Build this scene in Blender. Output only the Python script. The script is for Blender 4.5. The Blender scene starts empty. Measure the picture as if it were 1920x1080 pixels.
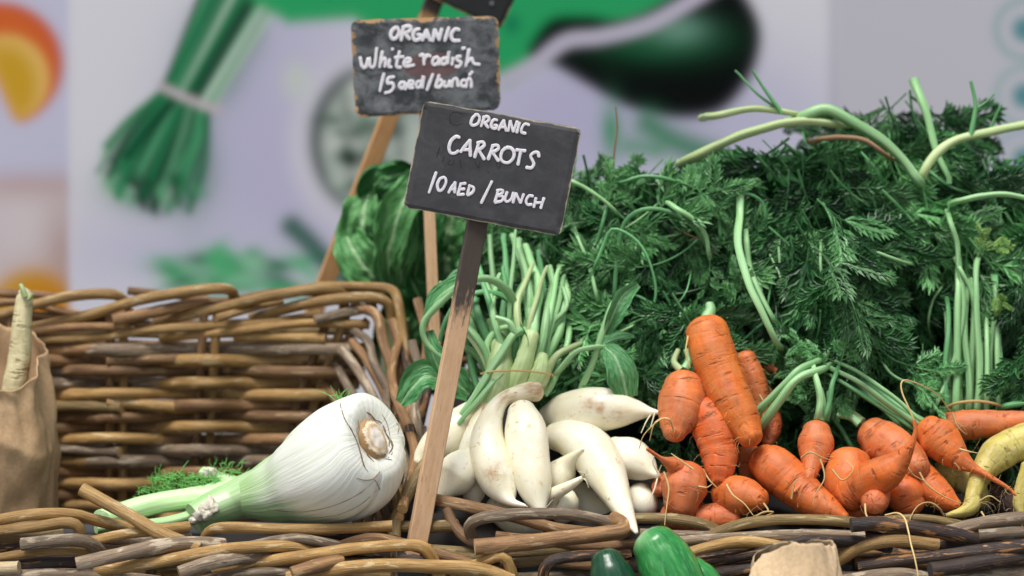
import bpy, math, random
import numpy as np
from mathutils import Matrix, Vector, noise as mnoise

R = math.radians
rng = random.Random(7)
nrs = np.random.RandomState(11)
scn = bpy.context.scene
COL = scn.collection

# ------------------------------------------------------------------ camera
PITCH = R(8.0)
CAMY, CAMZ = -2.30, 0.673
LENS = 85.0
FPX = LENS / 36.0 * 1920.0
cam = bpy.data.cameras.new('camera')
camo = bpy.data.objects.new('camera', cam)
COL.objects.link(camo)
camo.location = (0, CAMY, CAMZ)
camo.rotation_euler = (R(90) - PITCH, 0, 0)
cam.lens = LENS
cam.sensor_width = 36.0
cam.clip_start = 0.05
cam.clip_end = 200
cam.dof.use_dof = True
cam.dof.focus_distance = 2.345
cam.dof.aperture_fstop = 3.0
scn.camera = camo

# ------------------------------------------------------------------ world, sun, exposure
SUN_EL, SUN_AZ = 70.0, 208.0          # azimuth: direction the light comes from, clockwise from +Y
w = bpy.data.worlds.new('World')
scn.world = w
w.use_nodes = True
nt = w.node_tree
nt.nodes.clear()
sky = nt.nodes.new('ShaderNodeTexSky')
sky.sky_type = 'NISHITA'
sky.sun_disc = False
sky.sun_elevation = R(SUN_EL)
sky.sun_rotation = R(SUN_AZ)
sky.air_density = 1.0
sky.dust_density = 3.0
hsv = nt.nodes.new('ShaderNodeHueSaturation')
hsv.inputs['Saturation'].default_value = 0.32
bg = nt.nodes.new('ShaderNodeBackground')
bg.inputs['Strength'].default_value = 0.062
out = nt.nodes.new('ShaderNodeOutputWorld')
nt.links.new(sky.outputs[0], hsv.inputs['Color'])
nt.links.new(hsv.outputs[0], bg.inputs['Color'])
nt.links.new(bg.outputs[0], out.inputs['Surface'])
sl = bpy.data.lights.new('sun', 'SUN')
sl.energy = 1.5
sl.angle = R(22)
sl.color = (1.0, 0.97, 0.92)
so = bpy.data.objects.new('sun', sl)
COL.objects.link(so)
az, el = R(SUN_AZ), R(SUN_EL)
dv = Vector((math.sin(az) * math.cos(el), math.cos(az) * math.cos(el), math.sin(el)))
so.rotation_euler = dv.to_track_quat('Z', 'Y').to_euler()
so.location = dv * 5
scn.view_settings.view_transform = 'Standard'
scn.view_settings.look = 'None'
scn.view_settings.gamma = 1.0
scn.view_settings.exposure = 1.08
scn.view_settings.use_curve_mapping = False
scn.cycles.max_bounces = 6
scn.cycles.use_denoising = True

# ------------------------------------------------------------------ helpers
F_ = np.array((0, math.cos(PITCH), -math.sin(PITCH)))
U_ = np.array((0, math.sin(PITCH), math.cos(PITCH)))


def P(px, py, Y):
    """world point on the vertical plane y = Y that a sight line through (px, py) of the photograph meets"""
    d = F_ + np.array((1.0, 0, 0)) * ((px - 960) / FPX) + U_ * ((540 - py) / FPX)
    t = (Y - CAMY) / d[1]
    return np.array((0, CAMY, CAMZ)) + d * t


def MPP(Y):
    return (Y - CAMY) / math.cos(PITCH) / FPX


def C(r, g, b, k=1.0):
    def f(c):
        c /= 255.0
        return (c / 12.92 if c <= 0.04045 else ((c + 0.055) / 1.055) ** 2.4) * k
    return (min(f(r), 1), min(f(g), 1), min(f(b), 1), 1.0)


def catmull(pts, n):
    p = np.asarray(pts, float)
    if len(p) == 2:
        t = np.linspace(0, 1, n)[:, None]
        return p[0] * (1 - t) + p[1] * t
    a = np.vstack([2 * p[0] - p[1], p, 2 * p[-1] - p[-2]])
    seg = np.linalg.norm(np.diff(p[:, :3], axis=0), axis=1)
    cum = np.concatenate([[0], np.cumsum(seg)])
    s = np.linspace(0, cum[-1], n)
    o = []
    for v in s:
        i = min(int(np.searchsorted(cum, v, 'right')) - 1, len(p) - 2)
        i = max(i, 0)
        t = (v - cum[i]) / max(seg[i], 1e-9)
        p0, p1, p2, p3 = a[i], a[i + 1], a[i + 2], a[i + 3]
        o.append(0.5 * ((2 * p1) + (-p0 + p2) * t + (2 * p0 - 5 * p1 + 4 * p2 - p3) * t * t
                        + (-p0 + 3 * p1 - 3 * p2 + p3) * t ** 3))
    return np.array(o)


def link(name, me, mats, root=None, origin=None):
    ob = bpy.data.objects.new(name, me)
    COL.objects.link(ob)
    for m in mats if isinstance(mats, (list, tuple)) else [mats]:
        if len(me.materials) < (len(mats) if isinstance(mats, (list, tuple)) else 1):
            me.materials.append(m)
    if root is not None:
        ob.parent = root
        ob.matrix_parent_inverse = Matrix.Translation(-root.location)
    return ob


def mesh(name, V, Fc, attrs=None, smooth=True, midx=None):
    """V world coords; recentred on its base so that the object's origin sits at the thing"""
    V = np.asarray(V, float)
    org = np.array((V[:, 0].mean(), V[:, 1].mean(), V[:, 2].min()))
    me = bpy.data.meshes.new(name)
    me.from_pydata((V - org).tolist(), [], Fc)
    if attrs:
        for k, arr in attrs.items():
            arr = np.asarray(arr, np.float32)
            if arr.ndim == 1:
                at = me.attributes.new(k, 'FLOAT', 'POINT')
                at.data.foreach_set('value', arr)
            elif arr.shape[1] == 3:
                at = me.attributes.new(k, 'FLOAT_VECTOR', 'POINT')
                at.data.foreach_set('vector', arr.ravel())
            else:
                at = me.attributes.new(k, 'FLOAT_COLOR', 'POINT')
                at.data.foreach_set('color', arr.ravel())
    if smooth:
        me.polygons.foreach_set('use_smooth', [True] * len(me.polygons))
    if midx is not None:
        me.polygons.foreach_set('material_index', midx)
    me.update()
    return me, org


def mk(name, V, Fc, mats, root=None, attrs=None, smooth=True, midx=None):
    me, org = mesh(name, V, Fc, attrs, smooth, midx)
    ob = link(name, me, mats, root)
    ob.location = org
    return ob


def tag(o, label, cat, group=None, kind=None):
    o['label'] = label
    o['category'] = cat
    if group:
        o['group'] = group
    if kind:
        o['kind'] = kind
    return o


def empty(name, loc):
    o = bpy.data.objects.new(name, None)
    COL.objects.link(o)
    o.empty_display_size = 0.02
    o.location = Vector(tuple(loc))
    return o


class MB:
    """collects vertices, faces and the per-vertex attribute rp = (cos, sin, metres along)"""

    def __init__(self):
        self.V, self.F, self.A, self.M = [], [], [], []
        self.n = 0

    def add(self, V, Fc, A, m=0):
        self.V.append(np.asarray(V, float))
        self.A.append(np.asarray(A, float))
        self.F += [tuple(i + self.n for i in f) for f in Fc]
        self.M += [m] * len(Fc)
        self.n += len(V)

    def build(self, name, mats, root=None, smooth=True):
        V = np.vstack(self.V)
        return mk(name, V, self.F, mats, root, {'rp': np.vstack(self.A)}, smooth, self.M)


def frames(p):
    T = np.gradient(p, axis=0)
    T /= np.linalg.norm(T, axis=1)[:, None] + 1e-12
    ref = np.array((0, 0, 1.0)) if abs(T[0][2]) < 0.9 else np.array((0, -1.0, 0))
    n = np.cross(T[0], ref)
    n /= np.linalg.norm(n)
    Ns = [n]
    for i in range(1, len(p)):
        n = Ns[-1] - T[i] * np.dot(Ns[-1], T[i])
        n /= np.linalg.norm(n) + 1e-12
        Ns.append(n)
    Ns = np.array(Ns)
    return T, Ns, np.cross(T, Ns)


def tube(mb, p, r, sides=10, cap=True, capm=0, m=0, flat=1.0, rough=0.0, seed=0, voff=0.0, rib=0.0):
    p = np.asarray(p, float)
    r = np.broadcast_to(np.asarray(r, float), (len(p),))
    T, Nn, B = frames(p)
    th = np.linspace(0, 2 * math.pi, sides, endpoint=False)
    ln = np.concatenate([[0], np.cumsum(np.linalg.norm(np.diff(p, axis=0), axis=1))])
    V, A = [], []
    for i in range(len(p)):
        c, s = np.cos(th), np.sin(th)
        rr = np.full(sides, r[i])
        if rib:
            rr = rr * (1 + rib * np.cos(th * 5 + seed) - rib * 1.2 * np.exp(-((th - 4.2) / .5) ** 2))
        if rough:
            rr = rr * (1 + rough * np.array([mnoise.noise((ci * 0.8 + seed, si * 0.8, ln[i] * 40)) for ci, si in zip(c, s)]))
        V.append(p[i] + (Nn[i][None] * (c * rr)[:, None]) + (B[i][None] * (s * rr * flat)[:, None]))
        A.append(np.stack([c, s, np.full(sides, ln[i] + voff)], 1))
    n = len(p)
    Fc = []
    for i in range(n - 1):
        for j in range(sides):
            k = (j + 1) % sides
            Fc.append((i * sides + j, i * sides + k, (i + 1) * sides + k, (i + 1) * sides + j))
    mb.add(np.vstack(V), Fc, np.vstack(A), m)
    if cap:
        for e, fl in ((0, True), (n - 1, False)):
            ring = V[e]
            cv = np.vstack([ring, (ring.mean(0) + (T[e] * (-1 if fl else 1)) * r[e] * 0.06)[None]])
            ca = np.vstack([np.stack([np.cos(th), np.sin(th), np.zeros(sides)], 1), [[0, 0, 0]]])
            fc = [((j + 1) % sides, j, sides) if fl else (j, (j + 1) % sides, sides) for j in range(sides)]
            mb.add(cv, fc, ca, capm)


# ------------------------------------------------------------------ materials
def newmat(name):
    m = bpy.data.materials.new(name)
    m.use_nodes = True
    t = m.node_tree
    b = t.nodes['Principled BSDF']
    return m, t, b


def nd(t, typ, ins=None, **props):
    n = t.nodes.new(typ)
    for k, v in props.items():
        setattr(n, k, v)
    for k, v in (ins or {}).items():
        if hasattr(v, 'is_linked') or isinstance(v, bpy.types.NodeSocket):
            t.links.new(v, n.inputs[k])
        else:
            n.inputs[k].default_value = v
    return n


def mixc(t, fac, a, b, blend='MIX'):
    n = t.nodes.new('ShaderNodeMix')
    n.data_type = 'RGBA'
    n.blend_type = blend
    for idx, v in ((0, fac), (6, a), (7, b)):
        if isinstance(v, bpy.types.NodeSocket):
            t.links.new(v, n.inputs[idx])
        else:
            n.inputs[idx].default_value = v
    return n.outputs[2]


def ramp(t, fac, stops, interp='LINEAR'):
    n = t.nodes.new('ShaderNodeValToRGB')
    n.color_ramp.interpolation = interp
    e = n.color_ramp.elements
    while len(e) < len(stops):
        e.new(0.5)
    for i, (p, c) in enumerate(stops):
        e[i].position = p
        e[i].color = c if not isinstance(c, (int, float)) else (c, c, c, 1)
    t.links.new(fac, n.inputs[0])
    return n.outputs[0]


def coords(t, scale, attr='rp', rand=True):
    a = nd(t, 'ShaderNodeAttribute', attribute_name=attr)
    mp = nd(t, 'ShaderNodeMapping', {'Vector': a.outputs['Vector'], 'Scale': scale})
    if rand:
        oi = nd(t, 'ShaderNodeObjectInfo')
        mu = nd(t, 'ShaderNodeMath', {0: oi.outputs['Random'], 1: 40.0}, operation='MULTIPLY')
        t.links.new(mu.outputs[0], mp.inputs['Location'])
    return mp.outputs[0]


def noise(t, vec, scale, detail=3.0, rough=0.55, dist=0.0):
    return nd(t, 'ShaderNodeTexNoise', {'Vector': vec, 'Scale': scale, 'Detail': detail, 'Roughness': rough, 'Distortion': dist}).outputs['Fac']


def bump(t, b, h, strength, dist=0.001, prev=None):
    n = nd(t, 'ShaderNodeBump', {'Height': h, 'Strength': strength, 'Distance': dist})
    if prev is not None:
        t.links.new(prev, n.inputs['Normal'])
    t.links.new(n.outputs[0], b.inputs['Normal'])
    return n.outputs[0]


def rod_mat(name, ca, cb, cpatch, cstreak, thr=0.6, rough=0.42):
    m, t, b = newmat(name)
    n1 = noise(t, coords(t, (0.6, 0.6, 14)), 1.6, 3)
    col = ramp(t, n1, [(0.32, ca), (0.68, cb)])
    n2 = noise(t, coords(t, (3.2, 3.2, 22)), 1.5, 4, 0.6)
    col = mixc(t, ramp(t, n2, [(0.45, 0.0), (0.75, 0.75)]), col, cstreak)
    n3 = noise(t, coords(t, (0.9, 0.9, 30)), 1.1, 5, 0.62, 0.4)
    col = mixc(t, ramp(t, n3, [(thr, 0.0), (thr + 0.05, 0.85)]), col, cpatch)
    n4 = noise(t, coords(t, (5, 5, 420)), 1.0, 2)
    col = mixc(t, ramp(t, n4, [(0.62, 0.0), (0.72, 0.45)]), col, (0.05, 0.035, 0.02, 1))
    vo = nd(t, 'ShaderNodeTexVoronoi', {'Vector': coords(t, (0.5, 0.5, 15)), 'Scale': 1.0})
    oi = nd(t, 'ShaderNodeObjectInfo')
    hv = nd(t, 'ShaderNodeHueSaturation', {'Color': col})
    vr = nd(t, 'ShaderNodeMapRange', {0: oi.outputs['Random'], 3: 0.72, 4: 1.22})
    t.links.new(vr.outputs[0], hv.inputs['Value'])
    t.links.new(hv.outputs[0], b.inputs['Base Color'])
    rr = nd(t, 'ShaderNodeMapRange', {0: n3, 3: rough - 0.08, 4: rough + 0.3})
    t.links.new(rr.outputs[0], b.inputs['Roughness'])
    h = nd(t, 'ShaderNodeMath', {0: n2, 1: n3}, operation='ADD').outputs[0]
    n6 = noise(t, coords(t, (9, 9, 26)), 2.0, 4, 0.7)
    p1 = bump(t, b, h, 0.7, 0.0016)
    p2 = bump(t, b, n6, 0.5, 0.0009, p1)
    bump(t, b, n4, 0.35, 0.0007, p2)
    return m


M = {}
M['gold'] = rod_mat('willow_golden', C(156, 118, 64), C(194, 158, 100), C(208, 184, 142), C(108, 78, 44), 0.58, 0.44)
M['brown'] = rod_mat('willow_brown', C(118, 86, 56), C(164, 126, 84), C(186, 158, 120), C(76, 53, 36), 0.58, 0.48)
M['grey'] = rod_mat('willow_grey', C(116, 98, 80), C(156, 136, 112), C(190, 174, 150), C(70, 54, 42), 0.54, 0.5)
M['dark'] = rod_mat('willow_dark_stained', C(44, 35, 33), C(82, 64, 54), C(184, 132, 78), C(26, 20, 20), 0.555, 0.36)
M['olive'] = rod_mat('willow_olive', C(108, 88, 52), C(150, 126, 80), C(176, 158, 116), C(62, 48, 28), 0.58, 0.44)
M['pale'] = rod_mat('willow_peeled', C(196, 172, 132), C(222, 204, 170), C(206, 182, 146), C(150, 120, 84), 0.6, 0.6)

m, t, b = newmat('cut_willow_end')
n1 = noise(t, coords(t, (3, 3, 1)), 3.0, 4)
t.links.new(ramp(t, n1, [(0.3, C(150, 112, 66)), (0.7, C(206, 176, 122))]), b.inputs['Base Color'])
b.inputs['Roughness'].default_value = 0.75
bump(t, b, n1, 0.5, 0.001)
M['cut'] = m
m, t, b = newmat('cut_weathered_end')
n1 = noise(t, coords(t, (3, 3, 1)), 3.0, 4)
t.links.new(ramp(t, n1, [(0.3, C(48, 46, 46)), (0.7, C(84, 80, 78))]), b.inputs['Base Color'])
b.inputs['Roughness'].default_value = 0.8
M['cutdark'] = m


def carrot_mat(name, c1, c2, cdust, ccrease):
    m, t, b = newmat(name)
    n1 = noise(t, coords(t, (1, 1, 26)), 1.3, 4, 0.6)
    col = ramp(t, n1, [(0.3, c1), (0.62, c2)])
    nd1 = noise(t, coords(t, (1.4, 1.4, 30)), 1.6, 6, 0.68)
    col = mixc(t, ramp(t, nd1, [(0.38, 0.0), (0.62, 0.9)]), col, cdust)
    rg = noise(t, coords(t, (0.55, 0.55, 150)), 1.0, 3, 0.55, 0.3)
    cre = ramp(t, rg, [(0.34, 1.0), (0.43, 0.0)])
    brk = ramp(t, noise(t, coords(t, (1.1, 1.1, 60)), 1.3, 2), [(0.36, 0.0), (0.55, 1.0)])
    cr = nd(t, 'ShaderNodeMath', {0: cre, 1: brk}, operation='MULTIPLY').outputs[0]
    crs = nd(t, 'ShaderNodeMath', {0: cr, 1: 0.55}, operation='MULTIPLY').outputs[0]
    col = mixc(t, crs, col, ccrease)
    spk = noise(t, coords(t, (5, 5, 240)), 1.6, 3)
    col = mixc(t, ramp(t, spk, [(0.66, 0.0), (0.74, 0.5)]), col, (0.06, 0.03, 0.015, 1))
    oi = nd(t, 'ShaderNodeObjectInfo')
    hv = nd(t, 'ShaderNodeHueSaturation', {'Color': col})
    t.links.new(nd(t, 'ShaderNodeMapRange', {0: oi.outputs['Random'], 3: 0.495, 4: 0.506}).outputs[0], hv.inputs['Hue'])
    t.links.new(nd(t, 'ShaderNodeMapRange', {0: n1, 1: 0.3, 2: 0.7, 3: 0.82, 4: 1.1}).outputs[0], hv.inputs['Value'])
    col = hv.outputs[0]
    so_ = noise(t, coords(t, (2.4, 2.4, 70)), 1.4, 6, 0.72)
    col = mixc(t, ramp(t, so_, [(0.56, 0.0), (0.72, 0.5)]), col, C(112, 76, 46))
    fsp = noise(t, coords(t, (16, 16, 420)), 1.5, 4, 0.7)
    col = mixc(t, ramp(t, fsp, [(0.42, 0.0), (0.72, 0.32)]), col, cdust)
    t.links.new(col, b.inputs['Base Color'])
    t.links.new(nd(t, 'ShaderNodeMapRange', {0: nd1, 3: 0.34, 4: 0.75}).outputs[0], b.inputs['Roughness'])
    inv = nd(t, 'ShaderNodeMath', {0: 1.0, 1: cr}, operation='SUBTRACT').outputs[0]
    p1 = bump(t, b, inv, 0.75, 0.0014)
    p2 = bump(t, b, nd1, 0.45, 0.0012, p1)
    p3 = bump(t, b, fsp, 0.25, 0.0006, p2)
    bump(t, b, rg, 0.5, 0.0018, p3)
    b.inputs['Subsurface Weight'].default_value = 0.08
    b.inputs['Subsurface Radius'].default_value = (0.003, 0.0015, 0.001)
    b.inputs['Subsurface Scale'].default_value = 1.0
    return m


M['carrot'] = carrot_mat('carrot_skin', C(204, 86, 18), C(232, 112, 32), C(206, 118, 66), C(104, 48, 22))
M['carrot_dusty'] = carrot_mat('carrot_skin_dusty', C(196, 86, 28), C(222, 110, 48), C(200, 122, 82), C(100, 50, 28))
M['yellow'] = carrot_mat('yellow_carrot_skin', C(174, 158, 52), C(204, 188, 84), C(206, 192, 126), C(100, 82, 32))
M['beet'] = carrot_mat('dark_root_skin', C(54, 34, 32), C(84, 54, 48), C(110, 82, 72), C(30, 20, 20))
M['parsnip'] = carrot_mat('cream_root_skin', C(206, 194, 138), C(226, 218, 176), C(216, 206, 160), C(140, 116, 66))


def radish_mat():
    m, t, b = newmat('white_radish_skin')
    n1 = noise(t, coords(t, (0.8, 0.8, 22)), 1.4, 3)
    col = ramp(t, n1, [(0.3, C(236, 228, 194)), (0.62, C(246, 242, 222))])
    n2 = noise(t, coords(t, (1.2, 1.2, 42)), 1.4, 5, 0.65)
    col = mixc(t, ramp(t, n2, [(0.60, 0.0), (0.70, 0.55)]), col, C(206, 172, 112))
    rg = noise(t, coords(t, (0.9, 0.9, 190)), 1.0, 3, 0.5, 0.3)
    brk = ramp(t, noise(t, coords(t, (1.3, 1.3, 44)), 1.3, 2), [(0.55, 0.0), (0.66, 1.0)])
    cr = nd(t, 'ShaderNodeMath', {0: ramp(t, rg, [(0.33, 1.0), (0.42, 0.0)]), 1: brk}, operation='MULTIPLY').outputs[0]
    col = mixc(t, nd(t, 'ShaderNodeMath', {0: cr, 1: 0.7}, operation='MULTIPLY').outputs[0], col, C(170, 130, 78))
    spk = noise(t, coords(t, (7, 7, 200)), 1.5, 3)
    col = mixc(t, ramp(t, spk, [(0.66, 0.0), (0.72, 0.6)]), col, C(186, 156, 104))
    a = nd(t, 'ShaderNodeAttribute', attribute_name='stain')
    st = nd(t, 'ShaderNodeMath', {0: a.outputs['Fac'], 1: ramp(t, n2, [(0.35, 0.0), (0.6, 1.0)])}, operation='MULTIPLY').outputs[0]
    col = mixc(t, st, col, C(176, 134, 82))
    t.links.new(col, b.inputs['Base Color'])
    b.inputs['Roughness'].default_value = 0.38
    inv = nd(t, 'ShaderNodeMath', {0: 1.0, 1: cr}, operation='SUBTRACT').outputs[0]
    p1 = bump(t, b, inv, 0.4, 0.0008)
    bump(t, b, n2, 0.2, 0.0008, p1)
    b.inputs['Subsurface Weight'].default_value = 0.2
    b.inputs['Subsurface Radius'].default_value = (0.008, 0.006, 0.003)
    b.inputs['Subsurface Scale'].default_value = 1.0
    return m


M['radish'] = radish_mat()


def plant_mat(name, c1, c2, rough=0.45, rib=(6, 6, 3), trans=0.0, sc=1.0, bmp=0.4):
    m, t, b = newmat(name)
    n1 = noise(t, coords(t, rib), 1.2, 3)
    n2 = noise(t, coords(t, (0.8, 0.8, 12)), 1.3, 4)
    f = nd(t, 'ShaderNodeMath', {0: n1, 1: n2}, operation='ADD').outputs[0]
    f = nd(t, 'ShaderNodeMath', {0: f, 1: 0.5}, operation='MULTIPLY').outputs[0]
    col = ramp(t, f, [(0.36, c1), (0.64, c2)])
    oi = nd(t, 'ShaderNodeObjectInfo')
    hv = nd(t, 'ShaderNodeHueSaturation', {'Color': col})
    t.links.new(nd(t, 'ShaderNodeMapRange', {0: oi.outputs['Random'], 3: 0.8, 4: 1.2}).outputs[0], hv.inputs['Value'])
    t.links.new(hv.outputs[0], b.inputs['Base Color'])
    b.inputs['Roughness'].default_value = rough
    if trans:
        b.inputs['Subsurface Weight'].default_value = trans
        b.inputs['Subsurface Radius'].default_value = (0.002, 0.004, 0.002)
        b.inputs['Subsurface Scale'].default_value = 0.6
    bump(t, b, n1, bmp, 0.0008)
    return m


M['stalk'] = plant_mat('pale_green_stalk', C(112, 170, 106), C(172, 214, 158), 0.4)
M['stalk_thin'] = plant_mat('green_stem', C(64, 132, 78), C(122, 184, 124), 0.42)
M['stalk_pale'] = plant_mat('bleached_stalk', C(150, 176, 112), C(196, 212, 160), 0.45)
M['stalk_brown'] = plant_mat('dry_stem', C(110, 84, 60), C(150, 122, 88), 0.6)
M['crown'] = plant_mat('withered_crown', C(44, 30, 18), C(110, 80, 48), 0.8, (3, 3, 60), 0, 1, 1.0)
M['rootlet'] = plant_mat('pale_rootlet', C(188, 150, 86), C(222, 196, 140), 0.6)
M['rootlet_white'] = plant_mat('white_rootlet', C(214, 204, 168), C(236, 230, 206), 0.6)
M['fennel_frond'] = plant_mat('fennel_frond', C(92, 186, 76), C(150, 224, 122), 0.5)


def leaf_mat(name, c1, c2, rough=0.42):
    m, t, b = newmat(name)
    g = nd(t, 'ShaderNodeNewGeometry')
    oi = nd(t, 'ShaderNodeObjectInfo')
    tc = nd(t, 'ShaderNodeTexCoord')
    n1 = noise(t, tc.outputs['Object'], 38.0, 3)
    ri = nd(t, 'ShaderNodeMath', {0: n1, 1: g.outputs['Random Per Island']}, operation='ADD').outputs[0]
    ri = nd(t, 'ShaderNodeMath', {0: ri, 1: 0.5}, operation='MULTIPLY').outputs[0]
    col = ramp(t, ri, [(0.3, c1), (0.75, c2)])
    hv = nd(t, 'ShaderNodeHueSaturation', {'Color': col})
    t.links.new(nd(t, 'ShaderNodeMapRange', {0: oi.outputs['Random'], 3: 0.55, 4: 1.5}).outputs[0], hv.inputs['Value'])
    t.links.new(hv.outputs[0], b.inputs['Base Color'])
    b.inputs['Roughness'].default_value = rough
    b.inputs['Specular IOR Level'].default_value = 0.35
    n2 = noise(t, tc.outputs['Object'], 420.0, 2)
    bump(t, b, n2, 0.2, 0.0006)
    tr = nd(t, 'ShaderNodeBsdfTranslucent', {'Color': hv.outputs[0]})
    mx = nd(t, 'ShaderNodeMixShader', {0: 0.10, 1: b.outputs[0], 2: tr.outputs[0]})
    t.links.new(mx.outputs[0], t.nodes['Material Output'].inputs['Surface'])
    return m


M['leaf'] = leaf_mat('carrot_leaf_green', C(26, 66, 36), C(76, 130, 76), 0.40)
M['leaf2'] = leaf_mat('carrot_leaf_mid_green', C(60, 114, 64), C(122, 178, 116), 0.40)


M['leaf3'] = leaf_mat('yellowed_carrot_leaf', C(120, 172, 84), C(172, 208, 122), 0.5)


def sheet_mat(name, c1, c2, crib, rough=0.5, ribw=0.075, trans=0.2):
    m, t, b = newmat(name)
    a = nd(t, 'ShaderNodeAttribute', attribute_name='rp')
    sp = nd(t, 'ShaderNodeSeparateXYZ', {0: a.outputs['Vector']})
    au = nd(t, 'ShaderNodeMath', {0: sp.outputs[0]}, operation='ABSOLUTE').outputs[0]
    n1 = noise(t, coords(t, (4, 1, 40)), 1.2, 4)
    col = ramp(t, n1, [(0.3, c1), (0.7, c2)])
    rib = ramp(t, au, [(0.0, 1.0), (ribw, 0.9), (ribw * 1.5, 0.0)])
    # side veins: |u| * k + v
    vv = nd(t, 'ShaderNodeMath', {0: sp.outputs[2], 1: 60.0}, operation='MULTIPLY').outputs[0]
    uv = nd(t, 'ShaderNodeMath', {0: au, 1: -2.2, 2: vv}, operation='MULTIPLY_ADD').outputs[0]
    fr = nd(t, 'ShaderNodeMath', {0: uv}, operation='FRACT').outputs[0]
    vein = ramp(t, fr, [(0.0, 0.22), (0.07, 0.0), (0.93, 0.0), (1.0, 0.22)])
    mk_ = nd(t, 'ShaderNodeMath', {0: rib, 1: vein}, operation='MAXIMUM').outputs[0]
    col = mixc(t, mk_, col, crib)
    t.links.new(col, b.inputs['Base Color'])
    b.inputs['Roughness'].default_value = rough
    cell = nd(t, 'ShaderNodeTexVoronoi', {'Vector': coords(t, (6, 1, 90)), 'Scale': 1.5}).outputs['Distance']
    p1 = bump(t, b, mk_, -0.4, 0.0015)
    bump(t, b, cell, 0.7, 0.002, p1)
    tr = nd(t, 'ShaderNodeBsdfTranslucent', {'Color': col})
    mx = nd(t, 'ShaderNodeMixShader', {0: trans, 1: b.outputs[0], 2: tr.outputs[0]})
    t.links.new(mx.outputs[0], t.nodes['Material Output'].inputs['Surface'])
    return m


M['lettuce'] = sheet_mat('lettuce_leaf', C(66, 136, 74), C(116, 178, 108), C(168, 208, 156), 0.6)
M['lettuce_dark'] = sheet_mat('dark_leafy_green', C(36, 100, 50), C(70, 136, 70), C(120, 176, 112))
M['radleaf'] = sheet_mat('radish_leaf', C(70, 146, 84), C(122, 186, 124), C(170, 214, 162), 0.45)


def paper_mat(name, c1, c2):
    m, t, b = newmat(name)
    tc = nd(t, 'ShaderNodeTexCoord')
    n1 = noise(t, tc.outputs['Object'], 18.0, 4)
    n2 = noise(t, tc.outputs['Object'], 260.0, 3)
    col = mixc(t, ramp(t, n2, [(0.4, 0.0), (0.7, 0.25)]), ramp(t, n1, [(0.3, c1), (0.7, c2)]), C(120, 92, 62))
    t.links.new(col, b.inputs['Base Color'])
    b.inputs['Roughness'].default_value = 0.8
    n5 = nd(t, 'ShaderNodeTexNoise', {'Vector': tc.outputs['Object'], 'Scale': 14.0, 'Detail': 2.0}, noise_type='RIDGED_MULTIFRACTAL')
    p1 = bump(t, b, n5.outputs['Fac'], 0.6, 0.004)
    p2 = bump(t, b, n1, 0.3, 0.004, p1)
    bump(t, b, n2, 0.15, 0.0004, p2)
    return m


M['paper'] = paper_mat('brown_kraft_paper', C(182, 148, 110), C(206, 174, 136))
M['paper2'] = paper_mat('pale_kraft_paper', C(190, 160, 122), C(214, 188, 152))


def wood_mat(name, c1, c2, black=None):
    m, t, b = newmat(name)
    n1 = noise(t, coords(t, (40, 40, 6), 'rp'), 6.0, 4, 0.6)
    n2 = noise(t, coords(t, (120, 120, 14), 'rp'), 6.0, 2)
    col = ramp(t, n1, [(0.3, c1), (0.7, c2)])
    col = mixc(t, ramp(t, n2, [(0.62, 0.0), (0.72, 0.4)]), col, C(120, 78, 48))
    if black:
        a = nd(t, 'ShaderNodeAttribute', attribute_name='paint')
        f = nd(t, 'ShaderNodeMath', {0: n1, 1: a.outputs['Fac']}, operation='ADD').outputs[0]
        edge = noise(t, coords(t, (60, 60, 40), 'rp'), 5.0, 4)
        f = nd(t, 'ShaderNodeMath', {0: edge, 1: -0.25, 2: f}, operation='MULTIPLY_ADD').outputs[0]
        col = mixc(t, ramp(t, f, [(0.72, 0.0), (1.05, 0.93)]), col, C(46, 45, 47))
    t.links.new(col, b.inputs['Base Color'])
    b.inputs['Roughness'].default_value = 0.6
    bump(t, b, n1, 0.25, 0.0006)
    return m


M['stake'] = wood_mat('pine_stake', C(206, 164, 124), C(224, 188, 150), True)
M['stake2'] = wood_mat('amber_stake', C(178, 130, 82), C(200, 154, 104), True)


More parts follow.
